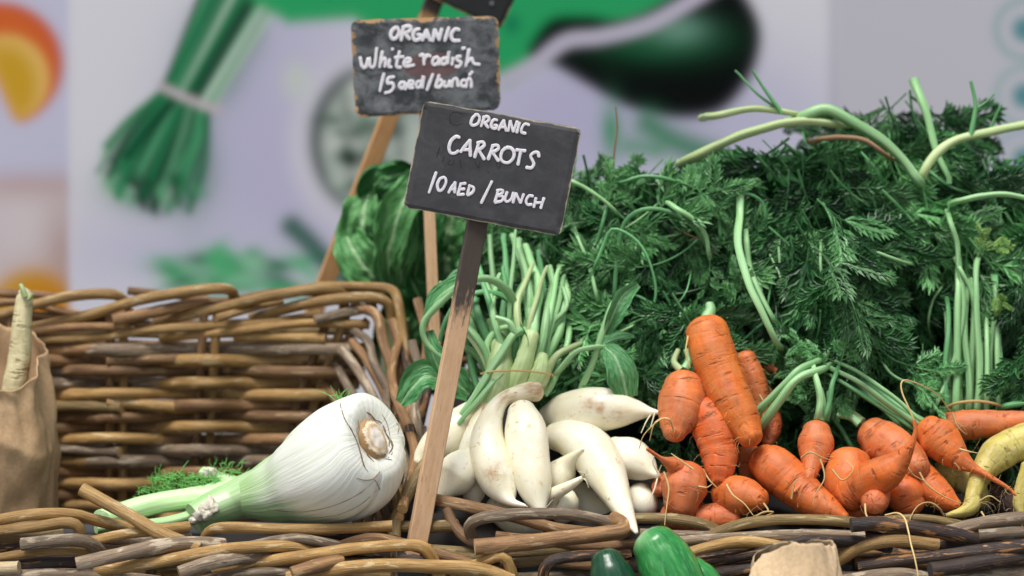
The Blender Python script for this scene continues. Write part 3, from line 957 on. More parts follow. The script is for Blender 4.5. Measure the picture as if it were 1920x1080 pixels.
# front rim of the left basket
for pts, wd, mt, cap in [
    ([(-40, 984, -.005), (30, 969, -.012), (90, 963, -.015), (140, 965, -.012), (185, 977, 0), (260, 993, .02)], 22, 'gold', 'cut'),
    ([(-40, 1000, -.015), (60, 989, -.02), (120, 980, -.022), (146, 986, -.022), (150, 1002, -.02)], 22, 'gold', 'cut'),
    ([(110, 1030, .0), (165, 1017, -.008), (230, 1002, -.012), (300, 993, -.01), (352, 988, .008)], 21, 'gold', 'cut'),
    ([(153, 917, .0), (190, 938, -.005), (235, 962, -.012), (300, 1000, -.022), (374, 1030, -.03)], 27, 'gold', 'pale'),
    ([(40, 1021, -.045), (90, 1015, -.045), (145, 1012, -.042), (178, 1024, -.03), (195, 1045, -.015)], 25, 'grey', 'pale'),
    ([(-40, 1052, -.03), (50, 1038, -.036), (120, 1034, -.036), (180, 1037, -.025)], 17, 'gold', 'cut'),
    ([(-10, 1066, -.02), (80, 1058, -.03), (160, 1052, -.022)], 30, 'dark', 'cutdark'),
    ([(-40, 1066, -.045), (0, 1066, -.048), (36, 1064, -.05)], 25, 'pale', 'pale'),
    ([(143, 1058, -.06), (220, 1041, -.052), (300, 1024, -.045), (350, 1019, -.03), (420, 1022, -.01)], 28, 'grey', 'cut'),
    ([(180, 1070, -.03), (245, 1062, -.04), (330, 1047, -.048), (400, 1033, -.048), (480, 1025, -.04), (555, 1026, -.022), (600, 1036, -.01)], 23, 'gold', 'cut'),
    ([(336, 1075, -.066), (380, 1060, -.058), (440, 1046, -.045), (500, 1042, -.025)], 28, 'grey', 'cut'),
    ([(383, 1012, .012), (394, 996, .004), (425, 989, -.004), (540, 992, -.012), (640, 991, -.014), (736, 986, -.016)], 21, 'gold', 'pale'),
    ([(400, 1068, -.022), (480, 1056, -.032), (580, 1041, -.045), (680, 1027, -.05), (760, 1022, -.05), (793, 1026, -.05), (812, 1050, -.045), (825, 1085, -.04)], 23, 'gold', 'cut'),
    ([(440, 1030, -.012), (520, 1013, -.02), (570, 1011, -.02), (650, 1026, -.015), (700, 1035, -.01)], 19, 'grey', 'cut'),
    ([(600, 1035, -.01), (690, 1009, -.022), (760, 1020, -.025), (830, 1042, -.03), (910, 1064, -.035)], 19, 'brown', 'cut'),
    ([(540, 1085, -.05), (640, 1067, -.058), (720, 1060, -.06), (820, 1063, -.06), (900, 1068, -.055), (960, 1088, -.05)], 27, 'gold', 'cut'),
    ([(548, 1076, -.075), (585, 1064, -.068), (640, 1050, -.05)], 28, 'brown', 'cut'),
    ([(-40, 1085, -.04), (100, 1076, -.04), (200, 1080, -.03), (300, 1090, -.02)], 22, 'grey', 'cut'),
    ([(340, 1098, -.03), (440, 1078, -.04), (550, 1073, -.038), (640, 1085, -.03)], 20, 'grey', 'cut'),
    ([(150, 1010, .01), (260, 1016, .01), (360, 1010, .012)], 18, 'grey', 'cut'),
    ([(-40, 1012, .0), (40, 1010, .0), (120, 1000, .005)], 18, 'olive', 'cut'),
    ([(540, 1001, .02), (640, 1006, .02), (720, 1012, .02)], 18, 'dark', 'cutdark'),
    ([(-40, 1030, .0), (60, 1022, .0), (160, 1028, .005), (300, 1040, 0), (420, 1046, 0)], 22, 'dark', 'cutdark'),
    ([(280, 1052, .0), (420, 1048, 0), (560, 1050, 0), (720, 1046, 0), (820, 1052, 0)], 22, 'dark', 'cutdark'),
]:
    rod(LB, pts, wd, mt, cap, sides=14)
# front rim of the right basket
for pts, wd, mt, cap in [
    ([(812, 936, .02), (880, 950, .012), (960, 968, .006), (1040, 990, .0), (1130, 1002, -.004)], 23, 'brown', 'cut'),
    ([(884, 1004, -.01), (880, 988, -.016), (892, 976, -.02), (925, 968, -.022), (1000, 963, -.022), (1080, 966, -.018), (1160, 985, -.005)], 23, 'grey', 'cut'),
    ([(890, 1026, -.05), (960, 1020, -.046), (1060, 1009, -.042), (1140, 1000, -.04), (1166, 996, -.036), (1172, 984, -.02), (1150, 974, -.005)], 31, 'brown', 'pale'),
    ([(838, 955, .014), (852, 985, .004), (880, 1012, -.01), (930, 1030, -.02)], 21, 'brown', 'cut'),
    ([(735, 987, .02), (790, 988, .016), (858, 985, .004)], 23, 'olive', 'cut'),
    ([(845, 1072, -.04), (900, 1056, -.046), (932, 1043, -.05), (948, 1046, -.05), (956, 1064, -.048), (966, 1095, -.044)], 21, 'gold', 'cut'),
    ([(940, 1058, -.03), (1000, 1053, -.036), (1040, 1049, -.03)], 19, 'olive', 'cut'),
    ([(1018, 1098, -.05), (1022, 1064, -.055), (1046, 1048, -.055), (1120, 1041, -.045), (1180, 1040, -.03)], 21, 'dark', 'cutdark'),
    ([(800, 868, .05), (765, 925, .03), (742, 976, .015), (738, 1010, .0)], 25, 'olive', 'cut'),
    ([(790, 1030, .0), (860, 1046, -.01), (960, 1038, -.012), (1080, 1030, -.01), (1200, 1020, 0)], 20, 'olive', 'cut'),
    ([(930, 1005, .0), (1030, 1016, -.01), (1110, 1024, -.015), (1200, 1020, -.01)], 19, 'brown', 'cut'),
    ([(1130, 976, .012), (1200, 972, .004), (1260, 973, -.002), (1315, 982, -.006), (1352, 998, -.004)], 20, 'olive', 'cut'),
    ([(1335, 1003, -.02), (1378, 986, -.024), (1420, 978, -.024), (1470, 974, -.022), (1560, 976, -.018), (1640, 986, -.008), (1700, 1000, 0)], 21, 'olive', 'cut'),
    ([(1240, 1018, -.02), (1330, 1010, -.026), (1430, 1004, -.028), (1520, 1002, -.026), (1620, 1004, -.018)], 19, 'grey', 'cut'),
    ([(1250, 1048, -.036), (1340, 1023, -.042), (1395, 1015, -.042), (1450, 1022, -.036), (1510, 1034, -.03)], 21, 'gold', 'cut'),
    ([(1310, 1056, -.03), (1400, 1041, -.04), (1480, 1020, -.046), (1525, 1012, -.046), (1600, 1014, -.04), (1670, 1028, -.03)], 20, 'dark', 'cut'),
    ([(1200, 1000, .0), (1290, 1003, -.006), (1370, 1000, -.01)], 18, 'grey', 'cut'),
    ([(1320, 1078, -.035), (1430, 1062, -.04), (1500, 1050, -.04), (1580, 1046, -.03)], 26, 'dark', 'cutdark'),
    ([(1596, 985, -.05), (1650, 981, -.046), (1730, 991, -.04), (1800, 1004, -.034), (1880, 1024, -.025)], 27, 'dark', 'cutdark'),
    ([(1620, 980, -.005), (1720, 972, -.014), (1800, 984, -.008), (1840, 996, 0)], 18, 'olive', 'cut'),
    ([(1770, 998, -.02), (1850, 979, -.026), (1920, 971, -.026), (2000, 970, -.02)], 25, 'grey', 'cut'),
    ([(1836, 1004, -.034), (1900, 999, -.036), (2000, 996, -.03)], 23, 'grey', 'cut'),
    ([(1572, 1052, -.036), (1615, 1026, -.044), (1680, 1014, -.05), (1760, 1022, -.05)], 23, 'gold', 'cutdark'),
    ([(1610, 1062, -.04), (1700, 1049, -.05), (1780, 1041, -.055), (1860, 1030, -.058), (1960, 1022, -.055)], 25, 'dark', 'cutdark'),
    ([(1744, 1069, -.08), (1800, 1062, -.072), (1850, 1053, -.064), (1940, 1040, -.05)], 30, 'dark', 'cutdark'),
    ([(1500, 1000, .004), (1600, 1006, -.004), (1720, 1014, -.008), (1840, 1030, -.012), (1960, 1040, -.012)], 20, 'dark', 'cutdark'),
    ([(1700, 1090, -.05), (1800, 1082, -.055), (1960, 1070, -.05)], 26, 'grey', 'cutdark'),
    ([(1560, 1092, -.05), (1680, 1076, -.055), (1760, 1086, -.05)], 24, 'grey', 'cutdark'),
    ([(1180, 1062, -.02), (1300, 1050, -.024), (1420, 1030, -.02), (1540, 1030, -.01), (1700, 1040, -.01), (1960, 1058, -.02)], 24, 'dark', 'cutdark'),
]:
    rod(RB, pts, wd, mt, cap, sides=14)
# left side wall of the right basket
for pts, wd, mt in [
    ([(782, 560, .28), (800, 640, .26), (788, 720, .24), (770, 800, .2)], 18, 'brown'),
    ([(812, 600, .27), (822, 660, .25), (800, 740, .22), (780, 830, .17)], 17, 'dark'),
    ([(772, 640, .25), (786, 700, .23), (776, 770, .2), (800, 830, .16)], 19, 'grey'),
    ([(800, 690, .2), (778, 760, .17), (786, 830, .14), (772, 905, .1)], 20, 'grey'),
    ([(768, 800, .14), (782, 860, .11), (770, 930, .07)], 20, 'dark'),
    ([(830, 700, .22), (818, 780, .2), (800, 860, .15), (808, 930, .08)], 18, 'dark'),
]:
    rod(RB, pts, wd, mt)


def wall_weave(root, x0, x1, Y, z0, z1, cols, rows, front):
    """plain woven wall below the rim: rods over and under upright stakes"""
    ns = max(2, int(round((x1 - x0) / 0.085)))
    sx = [x0 + (x1 - x0) * i / ns for i in range(ns + 1)]
    for x in sx:
        wrod(root, [(x, Y, z0), (x + .002, Y, (z0 + z1) / 2), (x, Y, z1)], 0.0045, cols[0], name='stake')
    for k in range(rows):
        z = z0 + (z1 - z0) * (k + 0.5) / rows
        pts = [(x, Y + (0.009 if (i + k) % 2 else -0.009), z + rng.uniform(-.001, .001)) for i, x in enumerate(sx)]
        if len(pts) > 6:
            c = rng.randint(3, len(pts) - 3)
            wrod(root, pts[:c + 1], 0.0048, rng.choice(cols))
            wrod(root, pts[c:], 0.0048, rng.choice(cols))
        else:
            wrod(root, pts, 0.0048, rng.choice(cols))


lx0, lx1 = P(-330, 980, 0)[0], P(735, 980, 0)[0]
rx0, rx1 = P(800, 980, 0)[0], P(2250, 980, 0)[0]
wall_weave(LB, lx0, lx1, -.005, 0.004, 0.098, ['grey', 'brown', 'gold', 'olive'], 8, True)
wall_weave(RB, rx0, rx1, -.005, 0.004, 0.098, ['dark', 'grey', 'brown', 'olive'], 8, True)
wall_weave(RB, rx0, rx1 + .1, .36, 0.004, 0.27, ['dark', 'brown'], 18, False)
wall_weave(LB, P(-330, 900, .33)[0], P(-100, 900, .33)[0], .33, 0.02, 0.27, ['brown', 'gold'], 16, False)


def side(root, x, z0f, z0b, cols, rows):
    for k in range(rows):
        f = (k + .5) / rows
        wrod(root, [(x, .0, .01 + f * z0f), (x + .006, .11, .01 + f * (z0f * .7 + z0b * .3)), (x - .006, .22, .01 + f * (z0f * .3 + z0b * .7)), (x, .345, .01 + f * z0b)], .005, cols[k % len(cols)])


side(LB, lx0, .11, .26, ['brown', 'gold', 'grey'], 9)
side(RB, rx1 + .02, .11, .26, ['dark', 'brown'], 9)


def panel(root, name, q, mt):
    q = np.array(q, float)
    nrm = np.cross(q[1] - q[0], q[3] - q[0])
    nrm /= np.linalg.norm(nrm)
    V = np.vstack([q, q - nrm * .004])
    Fc = [(0, 1, 2, 3), (7, 6, 5, 4), (0, 4, 5, 1), (1, 5, 6, 2), (2, 6, 7, 3), (3, 7, 4, 0)]
    return mk(name, V, Fc, M[mt], root, smooth=False)


panel(LB, 'floor', [(lx0, .015, .02), (lx1 - .02, .015, .02), (lx1 - .06, .32, .03), (lx0, .32, .03)], 'shade_floor')
panel(RB, 'floor', [(rx0, .012, .085), (rx1, .012, .085), (rx1 + .08, .345, .19), (rx0, .345, .19)], 'shade_floor')
ob = panel(None, 'display_riser', [P(640, 1010, .24), P(800, 1010, .24), P(800, 800, .24), P(640, 800, .24)], 'riser')
tag(ob, 'plain grey panel showing in the gap between the two baskets', 'panel')

# ------------------------------------------------------------------ vegetables
def veg_mesh(mb, spine, sides=28, lump=0.03, seed=0.0, round0=0.6, round1=0.8, rings=None, freq=30.0, m=0, sq=1.0, crease=0.0):
    q = np.array([tuple(P(a, b_, y)) + (r * MPP(y),) for a, b_, r, y in spine])
    L = np.linalg.norm(np.diff(q[:, :3], axis=0), axis=1).sum()
    n = rings or int(max(18, min(60, L / 0.003)))
    c = catmull(q, n)
    c[:, 3] = np.maximum(c[:, 3], 0.0006)
    p, r = c[:, :3], c[:, 3]
    t0 = (p[1] - p[0]) / np.linalg.norm(p[1] - p[0])
    t1 = (p[-1] - p[-2]) / np.linalg.norm(p[-1] - p[-2])
    ks = np.linspace(0.06, math.pi / 2, 7)[:-1]
    pre = np.array([p[0] - t0 * r[0] * round0 * math.cos(k) for k in ks])
    prer = np.array([r[0] * math.sin(k) for k in ks])
    post = np.array([p[-1] + t1 * r[-1] * round1 * math.cos(k) for k in ks[::-1]])
    postr = np.array([r[-1] * math.sin(k) for k in ks[::-1]])
    p = np.vstack([pre, p, post])
    r = np.concatenate([prer, r, postr])
    T, Nn, B = frames(p)
    ln = np.concatenate([[0], np.cumsum(np.linalg.norm(np.diff(p, axis=0), axis=1))])
    th = np.linspace(0, 2 * math.pi, sides, endpoint=False)
    V, A = [], []
    for i in range(len(p)):
        row, ar = [], []
        cz = 1.0
        if crease:
            cz = 1 + crease * (mnoise.noise((seed * 3.1, 0.0, ln[i] * 160)) + 0.6 * mnoise.noise((seed, 4.0, ln[i] * 420)))
        for a_ in th:
            ca, sa = math.cos(a_), math.sin(a_)
            d = 1 + lump * mnoise.noise((ca * 1.1 + seed, sa * 1.1, ln[i] * freq)) + lump * .45 * mnoise.noise((ca * 2.6 + seed, sa * 2.6, ln[i] * freq * 2.7))
            rr = r[i] * d * cz
            row.append(p[i] + Nn[i] * (ca * rr) + B[i] * (sa * rr * sq))
            ar.append((ca, sa, ln[i]))
        V += row
        A += ar
    n = len(p)
    Fc = []
    for i in range(n - 1):
        for j in range(sides):
            k = (j + 1) % sides
            Fc.append((i * sides + j, i * sides + k, (i + 1) * sides + k, (i + 1) * sides + j))
    Fc.append(tuple(range(sides))[::-1])
    Fc.append(tuple((n - 1) * sides + j for j in range(sides)))
    mb.add(np.array(V), Fc, np.array(A), m)
    return p, r, Nn, B


def hairs(root, name, specs, mt, w0=0.0007):
    mb = MB()
    for pts in specs:
        q = catmull(np.array(pts), max(10, len(pts) * 5))
        n = len(q)
        tube(mb, q, w0 * np.linspace(1.25, 0.45, n), 5, True, rough=0.25, seed=rng.uniform(0, 50))
    return mb.build(name, M[mt], root)


def rand_hairs(p, r, Nn, B, n, ln=0.02, r_=rng, lo=0.15, hi=0.95):
    o = []
    for _ in range(n):
        i = int((lo + (hi - lo) * r_.random()) * (len(p) - 1))
        a_ = r_.uniform(0, 6.28)
        d = Nn[i] * math.cos(a_) + B[i] * math.sin(a_)
        if d[1] > 0.35:
            d = -d
        s = p[i] + d * r[i] * 0.96
        side_ = np.array([r_.uniform(-1, 1), r_.uniform(-.4, .1), r_.uniform(-1, .5)])
        L = ln * r_.uniform(.4, 1.2)
        q = [s, s + d * L * .25 + side_ * L * .2, s + d * L * .3 + side_ * L * .6 + np.array((0, 0, -.2)) * L, s + d * L * .2 + side_ * L + np.array((0, 0, r_.uniform(-.5, .2))) * L]
        o.append(q)
    return o


VEG_N = 0


def vegetable(name, label, cat, group, spines, mt, lump=.03, nh=0, hl=.02, hairmat='rootlet', explicit=None, stalks=None, stain=None, crease=0.0, round0=.6, round1=.8, rootname='root', sq=1.0, hw=.0006):
    global VEG_N
    VEG_N += 1
    sd = VEG_N * 3.7
    mb = MB()
    info = None
    stv = []
    for k, s in enumerate(spines):
        i0 = mb.n
        inf = veg_mesh(mb, s, lump=lump, seed=sd + k, crease=crease, round0=round0, round1=round1, sq=sq)
        info = info or inf
    V = np.vstack(mb.V)
    root = empty(name, (V[:, 0].mean(), V[:, 1].mean(), V[:, 2].min()))
    tag(root, label, cat, group)
    ob = mb.build(rootname, M[mt], root)
    st = np.zeros(len(V), np.float32)
    for (px, py, rad) in (stain or []):
        yv = V[:, 1]
        for i in range(len(V)):
            q = P(px, py, yv[i])
            st[i] = max(st[i], math.exp(-((np.hypot(V[i, 0] - q[0], V[i, 2] - q[2])) / (rad * MPP(yv[i]))) ** 2))
    at = ob.data.attributes.new('stain', 'FLOAT', 'POINT')
    at.data.foreach_set('value', st)
    hs = []
    if nh:
        hs = rand_hairs(*info, nh, hl)
    ex = [[P(*q) for q in e] for e in (explicit or [])]
    if hs:
        hairs(root, 'rootlets', hs, hairmat, hw * .30)['kind'] = 'stuff'
    for e in ex:
        hairs(root, 'rootlet', [e], hairmat, hw * 1.5)
    for st_ in stalks or []:
        pts, wpx, mt2 = st_
        m2 = MB()
        q = catmull(np.array([P(*a) for a in pts]), 16)
        tube(m2, q, wpx / 2 * MPP(pts[0][2]) * np.linspace(1.25, .8, 16), 9, True, rough=.08, seed=sd)
        m2.build('stalk', M[mt2], root)
    return root


GR_ = 'white radishes in the dark basket'
RW = [
    ('plump upright white radish hanging straight over the basket rim', [[(978, 772, 27, .075), (985, 805, 40, .058), (990, 850, 41, .045), (999, 900, 36, .03), (1006, 932, 26, .02), (1013, 958, 11, .01), (1018, 978, 3.5, .005)]],
     [[(1018, 978, .005), (1014, 988, .002), (1017, 1000, 0)], [(1013, 962, .01), (1026, 950, .0), (1036, 938, -.004)], [(1019, 980, .005), (1024, 992, 0)]], []),
    ('curved white radish with brown bruises and bent brown neck', [[(1003, 733, 21, .105), (975, 738, 17, .095), (945, 748, 14, .085), (925, 775, 20, .075), (914, 815, 31, .06), (918, 858, 38, .045), (934, 900, 36, .035), (948, 926, 24, .025), (960, 941, 9, .015), (984, 948, 3, .008)]],
     [[(984, 948, .008), (990, 950, .006)]], [(1005, 725, 26), (950, 745, 16), (920, 892, 18), (940, 880, 14)]),
    ('small round white radish with hooked tail beside the stake', [[(884, 864, 26, .06), (864, 880, 38, .05), (850, 900, 36, .045), (836, 918, 20, .038), (826, 936, 8, .03), (831, 948, 3, .025)]], [[(831, 948, .025), (840, 952, .02)]], []),
    ('broad white radish lying behind the stake of the carrot sign', [[(912, 752, 14, .115), (888, 778, 30, .105), (850, 812, 40, .10), (815, 838, 32, .095), (792, 856, 18, .09), (784, 866, 9, .085)]], [], [(908, 760, 14)]),
    ('slim white radish squeezed between its thicker neighbours', [[(908, 762, 11, .09), (896, 795, 17, .08), (884, 835, 22, .07), (878, 870, 26, .075)]], [], [(906, 765, 16)]),
    ('long white radish lying crosswise with its tip at a carrot', [[(1030, 785, 26, .13), (1062, 775, 38, .12), (1115, 768, 43, .11), (1160, 768, 35, .105), (1195, 770, 20, .10), (1218, 772, 9, .095), (1234, 773, 4, .09)]],
     [[(1222, 775, .095), (1212, 790, .08), (1202, 812, .07)], [(1228, 774, .09), (1220, 800, .07)]], [(1105, 760, 14), (1125, 764, 12), (1155, 778, 12)]),
    ('large bent white radish whose tip reaches the cucumbers', [[(1040, 818, 26, .10), (1068, 822, 35, .09), (1105, 842, 44, .075), (1132, 880, 41, .055), (1154, 925, 29, .03), (1172, 962, 18, .0), (1186, 986, 9, -.03), (1193, 998, 4, -.045)]], [], []),
    ('stubby white radish with frayed tip beside the orange carrots', [[(1150, 848, 30, .09), (1182, 860, 39, .08), (1208, 876, 28, .07), (1226, 888, 10, .06), (1234, 892, 6, .055)]],
     [[(1234, 892, .055), (1226, 920, .04), (1214, 944, .03)], [(1236, 890, .05), (1224, 868, .05), (1228, 850, .05)], [(1234, 888, .055), (1240, 872, .05)]], []),
    ('shaded white radish with thin tail curling up under the bent one', [[(1035, 905, 26, .075), (1052, 888, 30, .07), (1066, 868, 17, .065), (1080, 852, 7, .055), (1093, 842, 3, .05)]], [], []),
    ('egg shaped white radish low behind the rim with whiskered tail', [[(1060, 962, 26, .045), (1052, 945, 34, .045), (1030, 935, 24, .04), (1040, 926, 14, .03), (1066, 912, 10, .02), (1090, 897, 5, .012)]],
     [[(1090, 897, .012), (1098, 900, .008), (1104, 915, .008)], [(1090, 897, .012), (1096, 888, .008), (1084, 884, .008)], [(1088, 898, .012), (1104, 890, .008)]], []),
    ('round end of a white radish under the stubby one', [[(1196, 925, 26, .075), (1205, 945, 31, .07), (1206, 960, 24, .07)]], [], []),
    ('tiny white radish tip peeking out below the curved one', [[(888, 908, 24, .065), (889, 930, 20, .06), (890, 945, 8, .055), (891, 953, 4, .05)]], [], []),
    ('pale radish mostly hidden behind the grey rim rod', [[(930, 950, 26, .07), (970, 975, 32, .06), (1010, 985, 22, .06)]], [], []),
    ('shadowed radish low in the gap behind the bent one', [[(1085, 930, 30, .11), (1110, 955, 34, .10), (1140, 970, 26, .10)]], [], []),
]
for lab, sp, ex, st in RW:
    vegetable('white_radish', lab, 'radish', GR_, sp, 'radish', lump=.035, explicit=ex, hairmat='rootlet_white', stain=st, round0=.7)

GC = 'orange carrots in the dark basket'
CW = [
    ('longest orange carrot standing diagonally on top of the pile', [[(1326, 622, 41, .105), (1336, 660, 43, .095), (1352, 705, 42, .085), (1374, 755, 40, .07), (1394, 795, 34, .06), (1408, 820, 24, .05)]], 'carrot', 14, .012,
     [[(1290, 630, .09), (1286, 660, .08), (1294, 690, .075)]], [([(1325, 598, .115), (1332, 582, .12), (1330, 570, .125)], 22, 'stalk')], .045),
    ('short stout carrot with dusty skin at the upper end', [[(1282, 722, 38, .085), (1280, 745, 45, .08), (1274, 775, 42, .07), (1267, 800, 31, .06), (1265, 812, 22, .055)]], 'carrot_dusty', 8, .015,
     [[(1262, 806, .04), (1254, 786, .025), (1236, 788, .03), (1208, 815, .035), (1198, 842, .04)], [(1240, 784, .04), (1226, 796, .03), (1218, 826, .03)]],
     [([(1284, 692, .09), (1292, 675, .095), (1286, 655, .10)], 14, 'stalk'), ([(1276, 694, .09), (1264, 678, .095), (1272, 655, .10)], 12, 'stalk_pale')], .06),
    ('ringed carrot wedged below the longest one', [[(1322, 770, 34, .075), (1336, 800, 41, .07), (1348, 845, 37, .06), (1349, 880, 29, .05), (1347, 900, 19, .045)]], 'carrot', 12, .014, [[(1318, 880, .05), (1330, 900, .035), (1345, 915, .03)]], [], .08),
    ('narrow carrot half hidden behind the longest one', [[(1398, 672, 20, .13), (1412, 710, 24, .125), (1424, 755, 20, .12), (1430, 785, 12, .115)]], 'carrot_dusty', 10, .016, [[(1424, 740, .10), (1434, 760, .095), (1430, 785, .09)]], [], .09),
    ('dark shaded carrot behind the narrow one', [[(1428, 725, 20, .15), (1440, 770, 22, .14), (1446, 805, 20, .13), (1440, 830, 12, .125)]], 'carrot_dusty', 4, .012, [], [], .05),
    ('little carrot tip poking out of the greens', [[(1410, 655, 9, .15), (1425, 672, 12, .145), (1440, 684, 10, .14), (1456, 694, 3, .135)]], 'carrot_dusty', 8, .014, [], [], .05),
    ('gnarled lumpy carrot with a thin root towards the radishes', [[(1290, 892, 36, .045), (1284, 912, 44, .04), (1278, 940, 36, .035), (1276, 955, 30, .035)], [(1280, 885, 22, .045), (1262, 872, 16, .035), (1240, 860, 5, .025), (1214, 842, 3.5, .02)]], 'carrot_dusty', 10, .02,
     [[(1245, 885, .02), (1254, 915, .01), (1250, 950, .0), (1246, 985, -.012)], [(1310, 912, .0), (1325, 914, -.003), (1335, 908, -.002)], [(1300, 880, .01), (1275, 862, .01), (1258, 850, .012)]], [], .10),
    ('small brownish carrot end beside the gnarled one', [[(1245, 905, 20, .07), (1238, 915, 18, .06), (1234, 922, 12, .055)]], 'carrot_dusty', 2, .012, [], [], .08),
    ('flat carrot lying against the rim under the gnarled one', [[(1255, 968, 24, .05), (1310, 972, 27, .04), (1350, 970, 27, .035), (1378, 972, 16, .03)]], 'carrot_dusty', 5, .014, [], [], .06),
    ('round carrot end with coiled rootlets facing the rim', [[(1358, 925, 30, .05), (1380, 928, 38, .04), (1405, 932, 34, .03), (1424, 936, 22, .022)]], 'carrot', 12, .016,
     [[(1362, 908, -.002), (1374, 928, -.008), (1395, 944, -.012), (1412, 966, -.016)], [(1432, 944, .0), (1440, 958, -.012), (1424, 964, -.018), (1412, 968, -.016)], [(1415, 970, -.016), (1432, 960, -.02), (1450, 960, -.018), (1436, 967, -.016), (1418, 970, -.014)]], [], .08),
    ('smooth thick carrot sloping down right to the rim', [[(1432, 866, 34, .07), (1452, 878, 42, .06), (1484, 906, 41, .05), (1520, 934, 34, .035), (1556, 956, 24, .02), (1584, 970, 10, .01)]], 'carrot', 9, .016, [[(1484, 935, .0), (1490, 905, .0), (1498, 898, .0)]], [], .03),
    ('little top shaped carrot with brown curling tail', [[(1531, 808, 27, .075), (1530, 828, 35, .07), (1527, 850, 30, .062), (1522, 874, 18, .05), (1516, 895, 13, .04), (1502, 908, 7, .03), (1488, 922, 4, .022)]], 'carrot_dusty', 8, .016,
     [[(1503, 858, .03), (1520, 848, .02), (1538, 856, .018), (1560, 864, .02)], [(1536, 856, .02), (1544, 880, .015), (1545, 900, .012), (1530, 925, .01), (1524, 945, .008)]],
     [([(1536, 788, .08), (1541, 760, .085), (1536, 728, .095)], 18, 'stalk'), ([(1548, 788, .085), (1555, 762, .09), (1553, 735, .10)], 11, 'stalk_thin')], .06),
    ('contorted carrot with an upturned horn and long whip root', [[(1592, 870, 42, .06), (1592, 905, 49, .05), (1606, 942, 38, .04), (1618, 958, 26, .035)], [(1598, 925, 38, .035), (1632, 900, 36, .02), (1664, 884, 33, .01), (1688, 862, 21, .005), (1706, 838, 9, 0), (1716, 812, 4.5, 0), (1714, 788, 3.5, .002)]], 'carrot', 14, .02,
     [[(1714, 790, .002), (1704, 765, .005), (1692, 738, .01), (1690, 718, .015), (1702, 713, .02), (1735, 726, .03), (1760, 742, .04), (1782, 772, .05)], [(1560, 880, .005), (1580, 900, -.002), (1600, 880, -.004), (1585, 862, .005)]], [], .055),
    ('knobby round carrot tip pointing out below the horned carrot', [[(1645, 925, 25, .03), (1641, 938, 27, .012), (1639, 942, 23, -.002)]], 'carrot_dusty', 4, .014,
     [[(1622, 945, -.02), (1624, 965, -.03), (1636, 985, -.038), (1655, 998, -.044), (1668, 990, -.044), (1678, 968, -.04)]], [], .03),
    ('blunt dusty carrot pointing down right above the pile', [[(1636, 812, 33, .085), (1650, 824, 41, .08), (1680, 846, 42, .065), (1708, 866, 34, .055), (1722, 878, 24, .045)]], 'carrot_dusty', 8, .016,
     [[(1724, 886, .02), (1738, 908, .01), (1768, 930, .005), (1802, 944, .005)], [(1700, 872, .02), (1712, 890, .012), (1734, 902, .01)]], [([(1612, 795, .095), (1596, 782, .10), (1570, 778, .105)], 15, 'stalk'), ([(1618, 790, .095), (1600, 776, .105), (1582, 770, .11)], 12, 'stalk_pale')], .035),
    ('pointed carrot with long tapering tail beside yellow one', [[(1742, 806, 30, .075), (1758, 820, 40, .07), (1782, 845, 32, .06), (1806, 866, 19, .05), (1826, 878, 10, .042), (1852, 892, 6, .035), (1890, 915, 3.5, .028), (1904, 928, 2.5, .025)]], 'carrot', 9, .018,
     [[(1800, 842, .04), (1815, 846, .035), (1834, 850, .035)], [(1790, 868, .03), (1800, 880, .03)]], [([(1724, 795, .085), (1690, 780, .095), (1640, 745, .11), (1600, 715, .13)], 13, 'stalk'), ([(1730, 790, .09), (1690, 766, .10), (1640, 730, .12), (1600, 705, .14)], 12, 'stalk_thin')], .05),
    ('soil speckled carrot lying sideways at the far end of the pile', [[(1775, 790, 18, .115), (1800, 796, 27, .11), (1850, 795, 27, .105), (1900, 790, 20, .10), (1940, 787, 15, .095), (1990, 784, 6, .09)]], 'carrot_dusty', 12, .016, [[(1786, 775, .09), (1796, 800, .085), (1812, 815, .085)]], [], .09),
    ('egg shaped carrot at the rim right of the knobby tip', [[(1672, 905, 28, .055), (1694, 926, 39, .045), (1706, 948, 30, .04)]], 'carrot', 10, .018, [], [], .03),
    ('stout carrot wedge leaning beside the egg shaped one', [[(1726, 890, 28, .06), (1748, 916, 30, .05), (1774, 938, 24, .04), (1792, 948, 13, .035)]], 'carrot', 6, .014, [], [], .03),
    ('carrot stub showing low between ringed and sloping carrots', [[(1404, 850, 24, .10), (1404, 880, 20, .095), (1400, 900, 14, .09)]], 'carrot_dusty', 6, .014, [], [], .07),
]
for lab, sp, mt, nh, hl, ex, sk, cr in CW:
    vegetable('carrot', lab, 'carrot', GC, sp, mt, lump=.04, nh=nh * 2, hl=hl * .8, explicit=ex, stalks=sk, crease=cr * .35, round0=.75, round1=.7)
GY_ = 'yellow carrots in the dark basket'
for lab, sp, nh, ex in [
    ('forked yellow carrot arching down to the rim', [[(1960, 826, 40, .085), (1905, 834, 36, .075), (1866, 856, 32, .065), (1840, 890, 22, .05), (1826, 925, 16, .04), (1822, 948, 16, .03), (1804, 960, 10, .02), (1776, 966, 4, .012)]], 14,
     [[(1840, 960, .01), (1850, 975, .0)], [(1836, 940, .01), (1856, 930, .005), (1876, 942, .005)], [(1770, 968, .01), (1760, 952, .0), (1742, 942, -.004), (1722, 948, -.01), (1708, 968, -.02), (1704, 985, -.03)]]),
    ('short yellow carrot tucked behind the forked one', [[(1762, 880, 20, .09), (1790, 892, 26, .085), (1820, 905, 26, .08), (1835, 935, 22, .075)]], 4, []),
    ('yellow carrot end at the picture edge above the rim', [[(1935, 880, 22, .05), (1918, 915, 16, .045), (1912, 945, 13, .04), (1915, 962, 8, .035)]], 6, []),
]:
    vegetable('yellow_carrot', lab, 'carrot', GY_, sp, 'yellow', lump=.13, nh=nh, hl=.02, explicit=ex, crease=.03)
